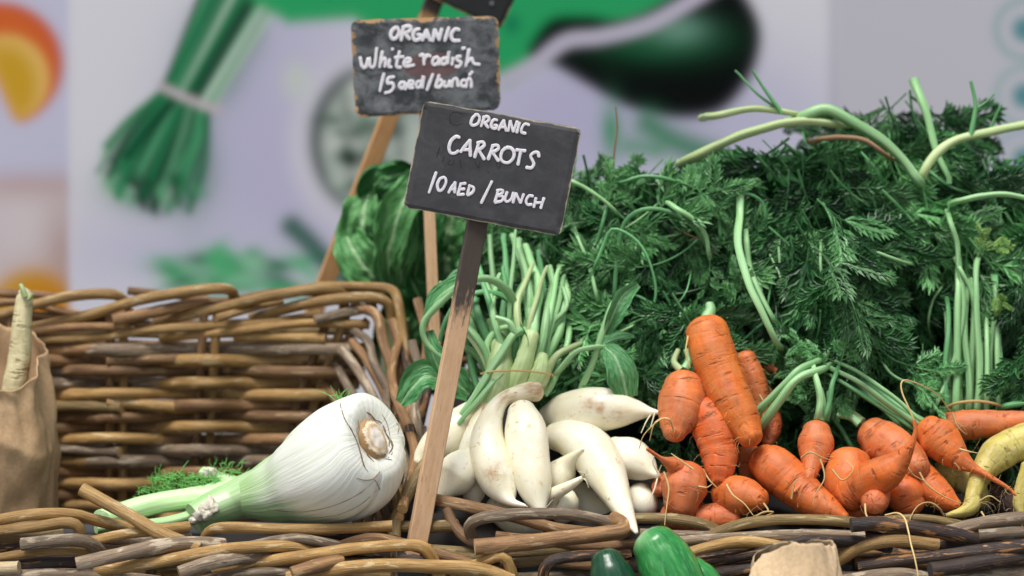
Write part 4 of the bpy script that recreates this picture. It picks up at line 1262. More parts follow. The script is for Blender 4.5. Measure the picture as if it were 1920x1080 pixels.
vegetable('dark_root', 'dark brown root among fine rootlets at the right end', 'root vegetable', None, [[(1870, 925, 26, .09), (1890, 940, 28, .08), (1905, 955, 20, .075)]], 'beet', lump=.06, nh=34, hl=.03, hairmat='rootlet_white')
mb = MB()
q = catmull(np.array([P(*a) for a in [(1660, 966, -.022), (1682, 962, -.03), (1696, 972, -.042), (1703, 995, -.056), (1708, 1020, -.066), (1716, 1050, -.078), (1722, 1085, -.085), (1724, 1110, -.085)]]), 40)
tube(mb, q, np.linspace(.0010, .0007, 40), 6, True, rough=.2)
o = mb.build('loose_root', M['rootlet'])
tag(o, 'pale thread like root hanging down over the basket rim', 'root')

# ------------------------------------------------------------------ cucumbers and the second bag in front
for lab, sp, mt, st in [
    ('bright green cucumber with pale blossom end at the front', [[(1228, 1022, 44, -.115), (1244, 1048, 54, -.118), (1264, 1090, 58, -.122), (1290, 1160, 58, -.125), (1304, 1210, 44, -.128)]], 'cuke', [(1190, 1000, 22)]),
    ('dark green cucumber left of the bright one', [[(1138, 1052, 31, -.125), (1146, 1080, 42, -.13), (1166, 1130, 46, -.134), (1190, 1200, 36, -.138)]], 'cuke_dark', []),
    ('smaller green cucumber right behind the bright one', [[(1302, 1066, 24, -.085), (1318, 1090, 34, -.088), (1346, 1150, 38, -.092), (1366, 1200, 28, -.094)]], 'cuke', []),
]:
    vegetable('cucumber', lab, 'cucumber', 'cucumbers in front of the basket', sp, mt, lump=.025, stain=st, rootname='fruit', round0=.75)


def bag(name, label, cx0, cx1, ytop, Y, depth, zb, mt, closed, drop, seed):
    """crumpled paper bag: folded wall from the base up to its mouth; drop lowers the front of the mouth"""
    L, Rr = P(cx0, ytop, Y), P(cx1, ytop, Y)
    cx, hw, zt = (L[0] + Rr[0]) / 2, (Rr[0] - L[0]) / 2, L[2]
    nr, ns = 56, 140
    V, A = [], []

    def ridge(x, y, z):
        return 1 - 2.2 * abs(mnoise.noise((x, y, z)))

    for layer in (0, 1):
        for i in range(nr):
            f = i / (nr - 1)
            g = max(0.0, (f - .66) / .34)
            for j in range(ns):
                a_ = 2 * math.pi * j / ns
                ca, sa = math.cos(a_), math.sin(a_)
                k = (abs(ca) ** 4 + abs(sa) ** 4) ** (-1 / 4)
                # paper folds: long sharp diagonal creases plus shallow dents
                fo = .10 * ridge(ca * 1.3 + seed + f * 1.2, sa * 1.3 - f * .8, f * 1.5 + seed) + .055 * ridge(ca * 2.9 - f * 2.2 + seed, sa * 2.9, f * 2.6) + .02 * ridge(ca * 6 + f * 3, sa * 6 + seed, f * 5)
                fo += .03 * mnoise.noise((ca * 2 + seed, sa * 2, f * 3))
                if closed:
                    fo *= 1.6
                px_ = (.92 + .06 * math.sin(f * 2.4)) * (1 - (.16 * g ** 1.5 if closed else .10 * g))
                py_ = (.92 + .06 * math.sin(f * 2.4)) * (1 - (.86 * g ** .8 if closed else .0))
                sh = 1 - layer * .015
                z = zb + (zt - zb) * f
                z -= drop * (1 - sa) / 2 * f ** 3
                z += g * (.010 * mnoise.noise((ca * 1.3 + seed * 3, sa * 1.3, 2.0)) + .003 * mnoise.noise((ca * 5 + seed, sa * 5, 1)))
                if closed:
                    z += -.012 * g * abs(ca) ** 5 - .02 * g * max(0.0, -ca - .1) + .008 * g * ridge(ca * 1.1 + seed, sa * .6, 3.3)
                V.append((cx + ca * k * hw * px_ * (1 + fo) * sh, Y + depth + depth * sa * k * py_ * (1 + fo) * sh - (.014 * g * math.sin(ca * 4 + 1) if closed else 0), z))
                A.append((ca, sa, f))
    Fc = []
    for layer in (0, 1):
        o0 = layer * nr * ns
        for i in range(nr - 1):
            for j in range(ns):
                k = (j + 1) % ns
                f4 = (o0 + i * ns + j, o0 + i * ns + k, o0 + (i + 1) * ns + k, o0 + (i + 1) * ns + j)
                Fc.append(f4 if layer == 0 else f4[::-1])
    for j in range(ns):
        k = (j + 1) % ns
        Fc.append(((nr - 1) * ns + j, (nr - 1) * ns + k, nr * ns + (nr - 1) * ns + k, nr * ns + (nr - 1) * ns + j))
    Fc.append(tuple(range(ns))[::-1])
    o = mk(name, V, Fc, M[mt], None, {'rp': np.array(A)})
    return tag(o, label, 'paper bag')


bag('paper_bag', 'brown paper bag in the left basket holding a cream root', -200, 62, 645, .125, .06, .03, 'paper', False, .05, 4.2)
bag('paper_bag', 'crumpled pale paper bag top in front of the dark rim', 1420, 1580, 1048, -.17, .04, .0, 'paper2', True, .0, 9.1)
vegetable('root_vegetable', 'cream coloured root standing upright in the brown paper bag', 'root vegetable', None,
          [[(42, 545, 9, .20), (46, 556, 15, .20), (42, 600, 18, .197), (38, 660, 21, .194), (28, 720, 23, .19), (18, 790, 24, .186), (6, 880, 22, .18)]], 'parsnip', lump=.05, nh=0, crease=.03, round0=.5,
          stalks=[([(47, 556, .19), (43, 543, .19), (38, 533, .192)], 10, 'stalk_pale'), ([(52, 562, .19), (58, 556, .19), (61, 550, .19)], 7, 'stalk_pale')])
# ------------------------------------------------------------------ fennel
FS, FN = P(692, 826, .0), P(428, 934, .105)          # root disc centre, neck
FL = np.linalg.norm(FN - FS)
fa = (FN - FS) / FL
fu = np.array((0, -0.25, 1.0)) - fa * np.dot(np.array((0, -0.25, 1.0)), fa)
fu /= np.linalg.norm(fu)
fw = np.cross(fa, fu)
FEN = empty('fennel', P(590, 985, .07))
tag(FEN, 'large white fennel bulb with cut green stalks lying on basket rim', 'fennel')
prof = [(-.0035, .0180), (-.005, .0205), (-.0078, .028), (-.0086, .036), (-.004, .0445), (.006, .0505), (.020, .0545), (.040, .0558), (.062, .0528), (.088, .0465), (.112, .0375), (.135, .0325), (.156, .0265), (.172, .0220), (FL, .0180), (FL + .012, .0130), (FL + .022, .005)]
pc = catmull(np.array([(s, r, 0) for s, r in prof]), 90)
SD = 120


def fennel_shell(name, th0, th1, scale, edge, smax=None):
    V, A, G, Bn, Fc = [], [], [], [], []
    closed = th1 - th0 >= 2 * math.pi - 1e-6
    n = SD if closed else int(SD * (th1 - th0) / (2 * math.pi))
    for i, (s, r, _) in enumerate(pc):
        f = max(0, s / FL)
        for j in range(n + (0 if closed else 1)):
            th = th0 + (th1 - th0) * j / n
            sp = math.sin(math.pi * min(max(f, 0), 1))
            ca, sa = math.cos(th), math.sin(th)
            rib = abs(mnoise.noise((ca * 5.5, sa * 5.5, s * 5 + scale * 5))) * .010 + mnoise.noise((ca * 12, sa * 12, s * 5)) * .003
            big = mnoise.noise((ca * 1.4 + scale, sa * 1.4, s * 9)) * .045
            sc = scale
            if not closed:
                d = min(j, n - j) / n
                sc = 1 + (scale - 1) * min(1, d / .06) ** .5 + edge * 0
                if i > 70:
                    sc = 1 + (sc - 1) * max(0, 1 - (i - 70) / 20)
            rr = r * sc * (1 + (rib + big) * min(1, r / .03))
            rr_u = rr * .97
            fk = min(max((f - .55) / .7, 0), 1)
            sag = -.0125 * (1 - math.exp(-max(s + .004, 0) / .018)) * (1 - fk * fk * (3 - 2 * fk))
            V.append(FS + fa * s + fu * (ca * rr_u + sag) + fw * (sa * rr))
            A.append((ca, sa, s))
            low = .5 - .5 * ca
            G.append(max(0, (f - .30) * 1.4) + .85 * max(0, low - .5) * min(1, f * 2.2) + .25 * mnoise.noise((ca * 2.2, sa * 2.2, s * 5)) * f)
            edge_b = 0.0
            Bn.append(max(edge_b, (.46 * math.exp(-((r - .0215) / .0018) ** 2) + .25 * math.exp(-((r - .030) / .006) ** 2)) if s < .004 else 0))
    w_ = n + (0 if closed else 1)
    for i in range(len(pc) - 1):
        for j in range(n):
            k = (j + 1) % w_ if closed else j + 1
            Fc.append((i * w_ + j, i * w_ + k, (i + 1) * w_ + k, (i + 1) * w_ + j))
    o = mk(name, V, Fc, M['fennel'], FEN, {'rp': np.array(A), 'green': np.array(G), 'brown': np.array(Bn)})
    return o


fennel_shell('bulb', 0, 2 * math.pi, 1.0, 0)
# overlapping outer leaf bases: angles measured from the top of the bulb
fennel_shell('sheath', R(-150), R(-22), 1.09, 1)      # far side
fennel_shell('sheath', R(-5), R(118), 1.075, 1)         # towards the viewer
fennel_shell('sheath', R(128), R(205), 1.07, 1)        # underside
# root disc
V, A, Fc = [], [], []
nr_, ns_ = 10, 48
for i in range(nr_):
    f = i / (nr_ - 1)
    for j in range(ns_):
        a_ = 2 * math.pi * j / ns_
        ca, sa = math.cos(a_), math.sin(a_)
        rr = .0205 * f * (1 + .09 * mnoise.noise((ca * 2, sa * 2, 1)))
        hgt = -.0098 * (1 - f ** 6) - .001 - .0015 * mnoise.noise((ca * f * 3, sa * f * 3, 5))
        V.append(FS + fa * hgt + fu * ca * rr * 1.12 + fw * sa * rr * .92)
        A.append((ca * f, sa * f, 0))
for i in range(nr_ - 1):
    for j in range(ns_):
        k = (j + 1) % ns_
        Fc.append((i * ns_ + j, (i + 1) * ns_ + j, (i + 1) * ns_ + k, i * ns_ + k))
mk('root_disc', V, Fc, M['disc'], FEN, {'rp': np.array(A)})
# brown torn lip round the disc
lip = []
for j in range(61):
    a_ = 2 * math.pi * j / 60
    ca, sa = math.cos(a_), math.sin(a_)
    k = 1.10 + .22 * mnoise.noise((ca * 2.2, sa * 2.2, 3))
    lip.append(FS - fa * (.0065 + .002 * mnoise.noise((ca * 3, sa * 3, 8))) + fu * ca * .0208 * 1.14 * k + fw * sa * .0208 * .92 * k)
mb = MB()
tube(mb, np.array(lip), [.0003 + .0012 * abs(mnoise.noise((j * .31, 2, 0))) for j in range(61)], 6, False, rough=.5, seed=3)
mb.build('torn_lip', M['stalk_brown'], FEN)
# brown seams between the leaf bases, laid on the skin of the bulb
from mathutils.bvhtree import BVHTree
bv_v, bv_f = [], []
for o in [c for c in FEN.children if c.name.startswith(('bulb', 'sheath'))]:
    k0 = len(bv_v)
    bv_v += [tuple(np.array(v.co) + np.array(o.location)) for v in o.data.vertices]
    bv_f += [tuple(k0 + i_ for i_ in p_.vertices) for p_ in o.data.polygons]
FBV = BVHTree.FromPolygons(bv_v, bv_f)


def on_bulb(px, py, lift=.0):
    c0 = Vector((0, CAMY, CAMZ))
    d_ = (Vector(tuple(P(px, py, .05))) - c0).normalized()
    h = FBV.ray_cast(c0, d_)
    if h[0] is None:
        return None
    return np.array(h[0] - d_ * lift)


for pts, r0 in (([(637, 752), (640, 766), (645, 782), (652, 797)], .0010), ([(650, 792), (660, 808), (670, 830), (676, 850), (682, 872), (690, 884)], .0018), ([(668, 896), (684, 900), (700, 897), (712, 884)], .0012), ([(702, 898), (708, 908), (713, 920)], .0008),
                ([(716, 776), (724, 790), (729, 806), (732, 822)], .0011), ([(732, 822), (736, 838), (730, 850)], .0014), ([(742, 792), (748, 800), (746, 812)], .0010), ([(722, 860), (735, 862)], .0011),
                ([(500, 955), (560, 960), (620, 950), (670, 928), (702, 902)], .0007), ([(560, 972), (620, 968), (670, 950), (712, 915)], .0006)):
    q = [on_bulb(x_, y_, .0002) for x_, y_ in catmull(np.array(pts, float), 14)]
    q = [a_ for a_ in q if a_ is not None]
    if len(q) > 4:
        mb = MB()
        n_ = len(q)
        tube(mb, np.array(q), [r0 * (.45 + .8 * abs(mnoise.noise((i_ * .5, r0 * 9e3, 0)))) * (1 if 1 < i_ < n_ - 2 else .4) for i_ in range(n_)], 7, True, flat=.6, rough=.4, seed=r0 * 1e4)
        mb.build('seam', M['stalk_brown'], FEN)
for pts, wpx, mt, nm in [
    ([(500, 912, .08), (440, 936, .084), (400, 953, .076), (364, 972, .064)], 72, 'fennel_stalk', 'stalk'),
    ([(500, 905, .10), (390, 930, .104), (300, 943, .085), (240, 958, .06), (190, 974, .03)], 56, 'fennel_stalk', 'stalk'),
    ([(470, 905, .12), (440, 905, .135), (405, 895, .15), (380, 885, .158)], 34, 'fennel_stalk', 'stalk'),
    ([(430, 940, .09), (330, 975, .07), (250, 985, .05), (180, 992, .03)], 26, 'fennel_stalk', 'stalk'),
]:
    mb = MB()
    q = catmull(np.array([P(*a) for a in pts]), 30)
    tube(mb, q, wpx / 2 * MPP(pts[0][2]) * np.linspace(1.2 if wpx > 70 else 1.05, .82, 30), 22, True, flat=1.0 if wpx > 70 else .8, rough=.08, seed=wpx, rib=.03)
    mb.build(nm, M['fennel_stalk'], FEN)
mb = MB()
for a_ in ((398, 942, 11, .064), (388, 952, 13, .058), (378, 964, 13, .053), (366, 974, 9, .052), (402, 952, 11, .058), (390, 966, 10, .052)):
    veg_mesh(mb, [a_, (a_[0] - 5, a_[1] + 3, a_[2] * .9, a_[3] - .003)], lump=.5, seed=a_[0], freq=140, sides=20)
mb.build('cut_stub', M['stub'], FEN)
mb = MB()
veg_mesh(mb, [(402, 897, 12, .146), (392, 886, 13, .142)], lump=.3, seed=5, freq=90)
mb.build('cut_stub', M['stub'], FEN)
mb = MB()
fr = random.Random(5)
for i in range(520):
    if i < 330:
        x, y, Y = fr.uniform(285, 410), fr.uniform(885, 935), fr.uniform(.10, .16)
        y = max(y, 885 + abs(x - 350) * .28)
        L = fr.uniform(.006, .016)
    elif i < 440:
        x, y, Y = fr.uniform(255, 320), fr.uniform(915, 945), fr.uniform(.10, .15)
        L = fr.uniform(.005, .010)
    elif i < 500:
        x, y, Y = fr.uniform(395, 450), fr.uniform(868, 905), fr.uniform(.12, .17)
        L = fr.uniform(.006, .014)
    else:
        x, y, Y = fr.uniform(628, 650), fr.uniform(742, 760), fr.uniform(.05, .07)
        L = fr.uniform(.008, .022)
    s = P(x, y, Y)
    d = np.array((fr.uniform(-1, 1), fr.uniform(-.8, .3), fr.uniform(-.2, 1.1)))
    d /= np.linalg.norm(d)
    e = np.array((fr.uniform(-1, 1), fr.uniform(-1, 1), fr.uniform(-1, .4)))
    tube(mb, catmull(np.array([s, s + d * L * .5, s + d * L + e * L * .35]), 6), np.linspace(.0006, .0003, 6), 3, False)
mb.build('fronds', M['fennel_frond'], FEN)

# ------------------------------------------------------------------ signs
def board(root, corners, Y, thick, mt, name='board', jitter=.0006, n=26, rad=.006):
    tl, tr, brr, bl = [P(a, b_, Y) for a, b_ in corners]
    wv, hv = np.linalg.norm(tr - tl), np.linalg.norm(bl - tl)
    V, A, Fc = [], [], []
    for layer in (0, 1):
        for i in range(n + 1):
            for j in range(n + 1):
                u, v = j / n, i / n
                # rounded corners
                x, y = (u - .5) * wv, (v - .5) * hv
                cx, cy = wv / 2 - rad, hv / 2 - rad
                if abs(x) > cx and abs(y) > cy:
                    dx, dy = abs(x) - cx, abs(y) - cy
                    m_ = max(dx, dy)
                    l_ = math.hypot(dx, dy)
                    if l_ > 1e-9:
                        x, y = math.copysign(cx + dx * m_ / l_, x), math.copysign(cy + dy * m_ / l_, y)
                ed = min(wv / 2 - abs(x), hv / 2 - abs(y))
                jt = jitter * mnoise.noise((x * 90, y * 90, layer * 5)) if ed < .002 else 0
                u2, v2 = x / wv + .5, y / hv + .5
                q = (tl * (1 - u2) + tr * u2) * (1 - v2) + (bl * (1 - u2) + brr * u2) * v2
                q = q + np.array((jt, (-1 if layer == 0 else 1) * thick / 2 + (.0012 if (layer == 0 and ed < 1e-6) else 0), jt))
                V.append(q)
                A.append((u2, v2, ed + (.0 if layer == 0 else .03)))
    k = (n + 1) ** 2
    for i in range(n):
        for j in range(n):
            a_ = i * (n + 1) + j
            Fc.append((a_, a_ + n + 1, a_ + n + 2, a_ + 1))
            Fc.append((k + a_, k + a_ + 1, k + a_ + n + 2, k + a_ + n + 1))
    per = [j for j in range(n)] + [i * (n + 1) + n for i in range(n)] + [n * (n + 1) + n - j for j in range(n)] + [(n - i) * (n + 1) for i in range(n)]
    for a_, c in zip(per, per[1:] + per[:1]):
        Fc.append((a_, c, k + c, k + a_))
    return mk(name, V, Fc, M[mt], root, {'rp': np.array(A)}, smooth=False)


def stake(root, p0, p1, wpx, dm, Y0, Y1, mt, paint_len, twist=.0):
    """square wooden stake from p0 (top) to p1 (bottom), painted black near its top"""
    a, b_ = P(p0[0], p0[1], Y0), P(p1[0], p1[1], Y1)
    n = 30
    d = (b_ - a) / np.linalg.norm(b_ - a)
    x = np.array((1, 0.22 + twist, 0.0)) - d * np.dot(np.array((1, .22 + twist, 0)), d)
    x /= np.linalg.norm(x)
    y = np.cross(d, x)
    hw = wpx / 2 * MPP(Y0)
    L = np.linalg.norm(b_ - a)
    V, A, Pn, Fc = [], [], [], []
    bv = .0009
    sec = [(-hw, -dm + bv), (-hw + bv, -dm), (hw - bv, -dm), (hw, -dm + bv), (hw, dm - bv), (hw - bv, dm), (-hw + bv, dm), (-hw, dm - bv)]
    for i in range(n + 1):
        c = a + (b_ - a) * i / n
        for sx, sy in sec:
            V.append(c + x * (sx + .0003 * mnoise.noise((i * .5, sx * 200, 1))) + y * sy)
            A.append((sx, sy, L * i / n))
            Pn.append(1.0 - max(0, (L * i / n) - paint_len * .55) / (paint_len * .45) * .65 if paint_len else 0.0)
    Pn = np.clip(np.array(Pn), 0, 1) if paint_len else np.zeros(len(V))
    for i in range(n):
        for j in range(8):
            k = (j + 1) % 8
            Fc.append((i * 8 + j, i * 8 + k, (i + 1) * 8 + k, (i + 1) * 8 + j))
    Fc += [tuple(range(8))[::-1], tuple(n * 8 + j for j in range(8))]
    return mk('stake', V, Fc, M[mt], root, {'rp': np.array(A), 'paint': Pn}, smooth=False)


def writing(root, strokes, conv, Y, wpx, name, mt='chalk'):
    mb = MB()
    for s in strokes:
        q = np.array([P(*conv(a, b_), Y) for a, b_ in s])
        n = 14 if len(s) < 4 else 26
        if len(s) == 2:
            c = catmull(q, 8)
        else:
            c = catmull(q, n)
        n = len(c)
        r0 = wpx / 2 * MPP(Y)
        r = r0 * (1 + .10 * np.sin(np.linspace(0, 5, n) + len(mb.F)))
        d0 = (c[0] - c[1]) / (np.linalg.norm(c[0] - c[1]) + 1e-9)
        d1 = (c[-1] - c[-2]) / (np.linalg.norm(c[-1] - c[-2]) + 1e-9)
        c = np.vstack([c[0] + d0 * r0 * .55, c, c[-1] + d1 * r0 * .55])
        r = np.concatenate([[r0 * .5], r, [r0 * .5]])
        # flat ribbon of ink: a tube squashed against the board
        m2 = MB()
        tube(m2, c, r, 8, True)
        V = np.vstack(m2.V)
        V[:, 1] = Y + (V[:, 1] - Y) * .12
        mb.add(V, m2.F, np.vstack(m2.A))
    return mb.build(name, M[mt], root)


YS = .012
SG = empty('price_sign', P(785, 1010, .0))
tag(SG, 'black carrot price sign on a tilted pine stake', 'sign', 'chalkboard price signs')
cv = lambda X, Z: (750 + X / 4, 180 + Z / 4)
SGB = board(SG, [cv(180, 33), cv(1364, 245), cv(1202, 1052), cv(22, 832)], YS, .005, 'board')
stake(SG, (913, 320), (776, 1050), 37, .0055, YS + .0135, .004, 'stake', .15)
yk = YS - .0025 - .0005
writing(SGB, [
    [(575, 137), (545, 165), (532, 205), (550, 222), (585, 205), (598, 165), (580, 138), (562, 142)],
    [(636, 152), (608, 228)], [(622, 160), (655, 155), (668, 175), (650, 195), (622, 202)], [(635, 202), (662, 238)],
    [(728, 182), (705, 178), (686, 205), (688, 235), (715, 245), (728, 222), (706, 220)],
    [(740, 255), (760, 215), (778, 182)], [(778, 182), (797, 262)], [(754, 234), (788, 234)],
    [(812, 262), (828, 187)], [(828, 187), (850, 268)], [(850, 268), (880, 190)], [(898, 200), (876, 275)],
    [(968, 218), (938, 210), (914, 240), (912, 272), (942, 282)]], cv, yk, 5.6, 'lettering')
writing(SGB, [
    [(445, 312), (420, 305), (385, 335), (368, 385), (378, 425), (410, 430), (438, 412)],
    [(455, 420), (490, 375), (525, 330)], [(525, 330), (528, 450)], [(482, 405), (528, 402)],
    [(592, 347), (560, 460)], [(580, 352), (620, 345), (632, 370), (605, 395), (580, 405)], [(590, 405), (632, 475)],
    [(697, 372), (662, 475)], [(690, 374), (730, 370), (738, 395), (710, 415), (685, 420)], [(695, 425), (738, 487)],
    [(792, 390), (764, 420), (756, 465), (775, 495), (815, 500), (850, 465), (855, 420), (830, 390), (797, 388)],
    [(872, 405), (940, 412)], [(907, 410), (885, 515)],
    [(1042, 455), (1035, 425), (1005, 425), (980, 450), (992, 480), (1004, 510), (985, 540), (947, 536)]], cv, yk, 6.4, 'lettering')
writing(SGB, [
    [(272, 572), (218, 725)],
    [(325, 610), (297, 625), (280, 670), (292, 710), (320, 700), (345, 650), (340, 617), (322, 608)],
    [(365, 725), (388, 685), (415, 647)], [(415, 647), (410, 725)], [(382, 700), (415, 700)],
    [(457, 655), (434, 742)], [(455, 660), (492, 656)], [(448, 700), (484, 698)], [(434, 742), (480, 738)],
    [(522, 672), (506, 742)], [(517, 672), (552, 688), (545, 722), (508, 745)],
    [(690, 640), (610, 803)],
    [(737, 705), (712, 797)], [(727, 708), (767, 707), (768, 728), (733, 748)], [(733, 748), (772, 756), (764, 786), (712, 800)],
    [(804, 720), (788, 772), (802, 794), (835, 772), (852, 725)],
    [(848, 800), (868, 730)], [(868, 730), (904, 802)], [(904, 802), (928, 737)],
    [(997, 752), (968, 750), (946, 785), (956, 815), (988, 814)],
    [(1020, 765), (1004, 834)], [(1080, 765), (1056, 842)], [(1012, 802), (1068, 800)]], cv, yk, 5.6, 'lettering')
writing(SGB, [[(470, 135), (410, 120), (375, 150), (380, 200), (425, 220), (470, 205)], [(300, 380), (275, 460)], [(330, 450), (320, 500)], [(380, 480), (360, 510), (400, 515), (405, 480)],
             [(450, 480), (460, 540)], [(560, 490), (590, 540), (600, 490)], [(720, 500), (740, 545), (760, 500)], [(655, 572), (672, 576)], [(600, 832), (616, 836)]], cv, YS - .0025 + .00005, 2.6, 'scratched_writing', 'ghost')

YR = .27
SR = empty('price_sign', P(812, 700, YR + .01))
tag(SR, 'smeared white radish price sign with worn brown edges on an upright stake', 'sign', 'chalkboard price signs')
SRB = board(SR, [(657, 38), (935, 30), (938, 206), (667, 220)], YR, .006, 'board2', jitter=.0012, rad=.009)
stake(SR, (793, 120), (818, 700), 20, .005, YR + .009, YR - .02, 'stake', 0)
cr_ = lambda X, Z: (650 + X / 5.143, 20 + Z / 5.143)
yk = YR - .003 - .0006
writing(SRB, [
    [(480, 160), (440, 190), (425, 240), (450, 275), (490, 250), (505, 200), (485, 160)],
    [(547, 160), (525, 285)], [(540, 160), (605, 150), (615, 190), (550, 222)], [(562, 222), (607, 275)],
    [(702, 177), (660, 190), (640, 240), (660, 285), (705, 270), (715, 235), (682, 232)],
    [(730, 287), (770, 185)], [(770, 185), (805, 287)], [(747, 250), (795, 250)],
    [(830, 292), (850, 182)], [(850, 182), (892, 282)], [(892, 282), (917, 175)], [(987, 162), (947, 290)],
    [(1087, 187), (1045, 180), (1010, 230), (1025, 285), (1090, 290)]], cr_, yk, 7.0, 'lettering')
writing(SRB, [
    [(130, 450), (150, 540), (185, 545), (215, 450), (228, 540), (268, 530), (290, 360)],
    [(345, 392), (318, 545)], [(322, 520), (350, 462), (377, 480), (367, 540)],
    [(415, 470), (405, 535), (432, 545)], [(436, 370), (444, 374)],
    [(510, 392), (482, 530), (522, 550)], [(465, 455), (547, 445)],
    [(548, 510), (600, 500), (615, 470), (577, 465), (550, 510), (572, 540), (650, 525)],
    [(705, 435), (740, 430), (746, 520)], [(746, 480), (775, 432), (807, 442)],
    [(880, 450), (842, 460), (827, 505), (850, 525), (885, 490), (892, 450), (885, 520)],
    [(960, 460), (927, 465), (912, 505), (937, 520), (967, 490), (987, 392), (972, 510)],
    [(1027, 455), (1015, 520)], [(1100, 442), (1062, 450), (1070, 480), (1105, 500), (1082, 540), (1050, 540)],
    [(1182, 370), (1150, 535)], [(1160, 500), (1205, 462), (1227, 510), (1282, 520)], [(1115, 367), (1142, 360)]], cr_, yk, 6.4, 'lettering')
writing(SRB, [
    [(360, 607), (320, 775)], [(457, 640), (405, 650), (395, 700), (440, 700), (452, 740), (422, 780), (370, 795)],
    [(560, 690), (520, 697), (510, 735), (540, 750), (570, 700), (567, 760)],
    [(592, 725), (640, 710), (632, 680), (602, 690), (597, 740), (642, 745)],
    [(712, 680), (680, 690), (672, 735), (702, 740), (727, 690), (742, 632), (732, 745)],
    [(832, 612), (775, 765)], [(892, 622), (857, 735)], [(862, 700), (902, 665), (922, 700), (892, 740), (857, 735)],
    [(947, 680), (940, 725), (970, 730), (997, 680), (997, 730)], [(1015, 735), (1027, 670), (1062, 660), (1075, 730)],
    [(1142, 670), (1110, 680), (1107, 725), (1137, 730)], [(1150, 740), (1165, 672), (1187, 652), (1202, 690), (1202, 740)], [(1185, 622), (1212, 590)]], cr_, yk, 6.0, 'lettering')

YT = .55
ST = empty('price_sign', P(600, 560, YT))
tag(ST, 'black board cut off at the top on a long slanting stake', 'sign', 'chalkboard price signs')
bc = np.array((938.0, 56.0))
ex_, ey_ = np.array((-.905, -.425)), np.array((.425, -.905))
cs = [bc + ex_ * 250 + ey_ * 160, bc + ey_ * 160, bc, bc + ex_ * 250]
board(ST, [tuple(c) for c in cs], YT, .006, 'board3')
stake(ST, (830, -40), (560, 660), 32, .006, YT + .012, YT + .0, 'stake2', .05)
mb = MB()
tube(mb, np.array([P(922, 6, YT - .0032), P(922, 6, YT - .0045)]), .0022, 10, True)
mb.build('nail_head', M['nail'], ST)

# ------------------------------------------------------------------ leaf sheets (lettuce, radish leaves)
def sheet(root, pts, widths, mt, name='leaf', up=(0, -1, .3), ruffle=.2, cup=.25, seed=0, nu=16, nv=28, freq=3.0, th=.0006):
    q = catmull(np.array([P(*a) for a in pts]), nv)
    wd = np.interp(np.linspace(0, 1, nv), np.linspace(0, 1, len(widths)), widths)
    T = np.gradient(q, axis=0)
    T /= np.linalg.norm(T, axis=1)[:, None]
    up = np.array(up, float)
    V, A = [], []
    ln = np.concatenate([[0], np.cumsum(np.linalg.norm(np.diff(q, axis=0), axis=1))])
    for lay in (0, 1):
        for i in range(nv):
            n = up - T[i] * np.dot(up, T[i])
            n /= np.linalg.norm(n)
            s = np.cross(T[i], n)
            hw = wd[i] / 2 * MPP(pts[0][2])
            for j in range(nu + 1):
                u = j / nu * 2 - 1
                rf = ruffle * hw * (abs(u) ** 1.6) * mnoise.noise((u * freq + seed, ln[i] * 45 + seed, seed * 2)) * 2
                rf += ruffle * .35 * hw * mnoise.noise((u * freq * 2 + seed, ln[i] * 90, seed))
                hw2 = hw * (1 + .16 * mnoise.noise((seed * 3 + (5 if u > 0 else 0), ln[i] * 60, 3)) * abs(u))
                V.append(q[i] + s * u * hw2 + n * (rf + cup * hw * (u * u) - lay * th - .02 * hw * math.exp(-(u / .1) ** 2)))
                A.append((u, 0, ln[i]))
    w_ = nu + 1
    Fc = []
    for lay in (0, 1):
        o0 = lay * nv * w_
        for i in range(nv - 1):
            for j in range(nu):
                f4 = (o0 + i * w_ + j, o0 + i * w_ + j + 1, o0 + (i + 1) * w_ + j + 1, o0 + (i + 1) * w_ + j)
                Fc.append(f4 if lay == 0 else f4[::-1])
    return mk(name, V, Fc, M[mt], root, {'rp': np.array(A)})


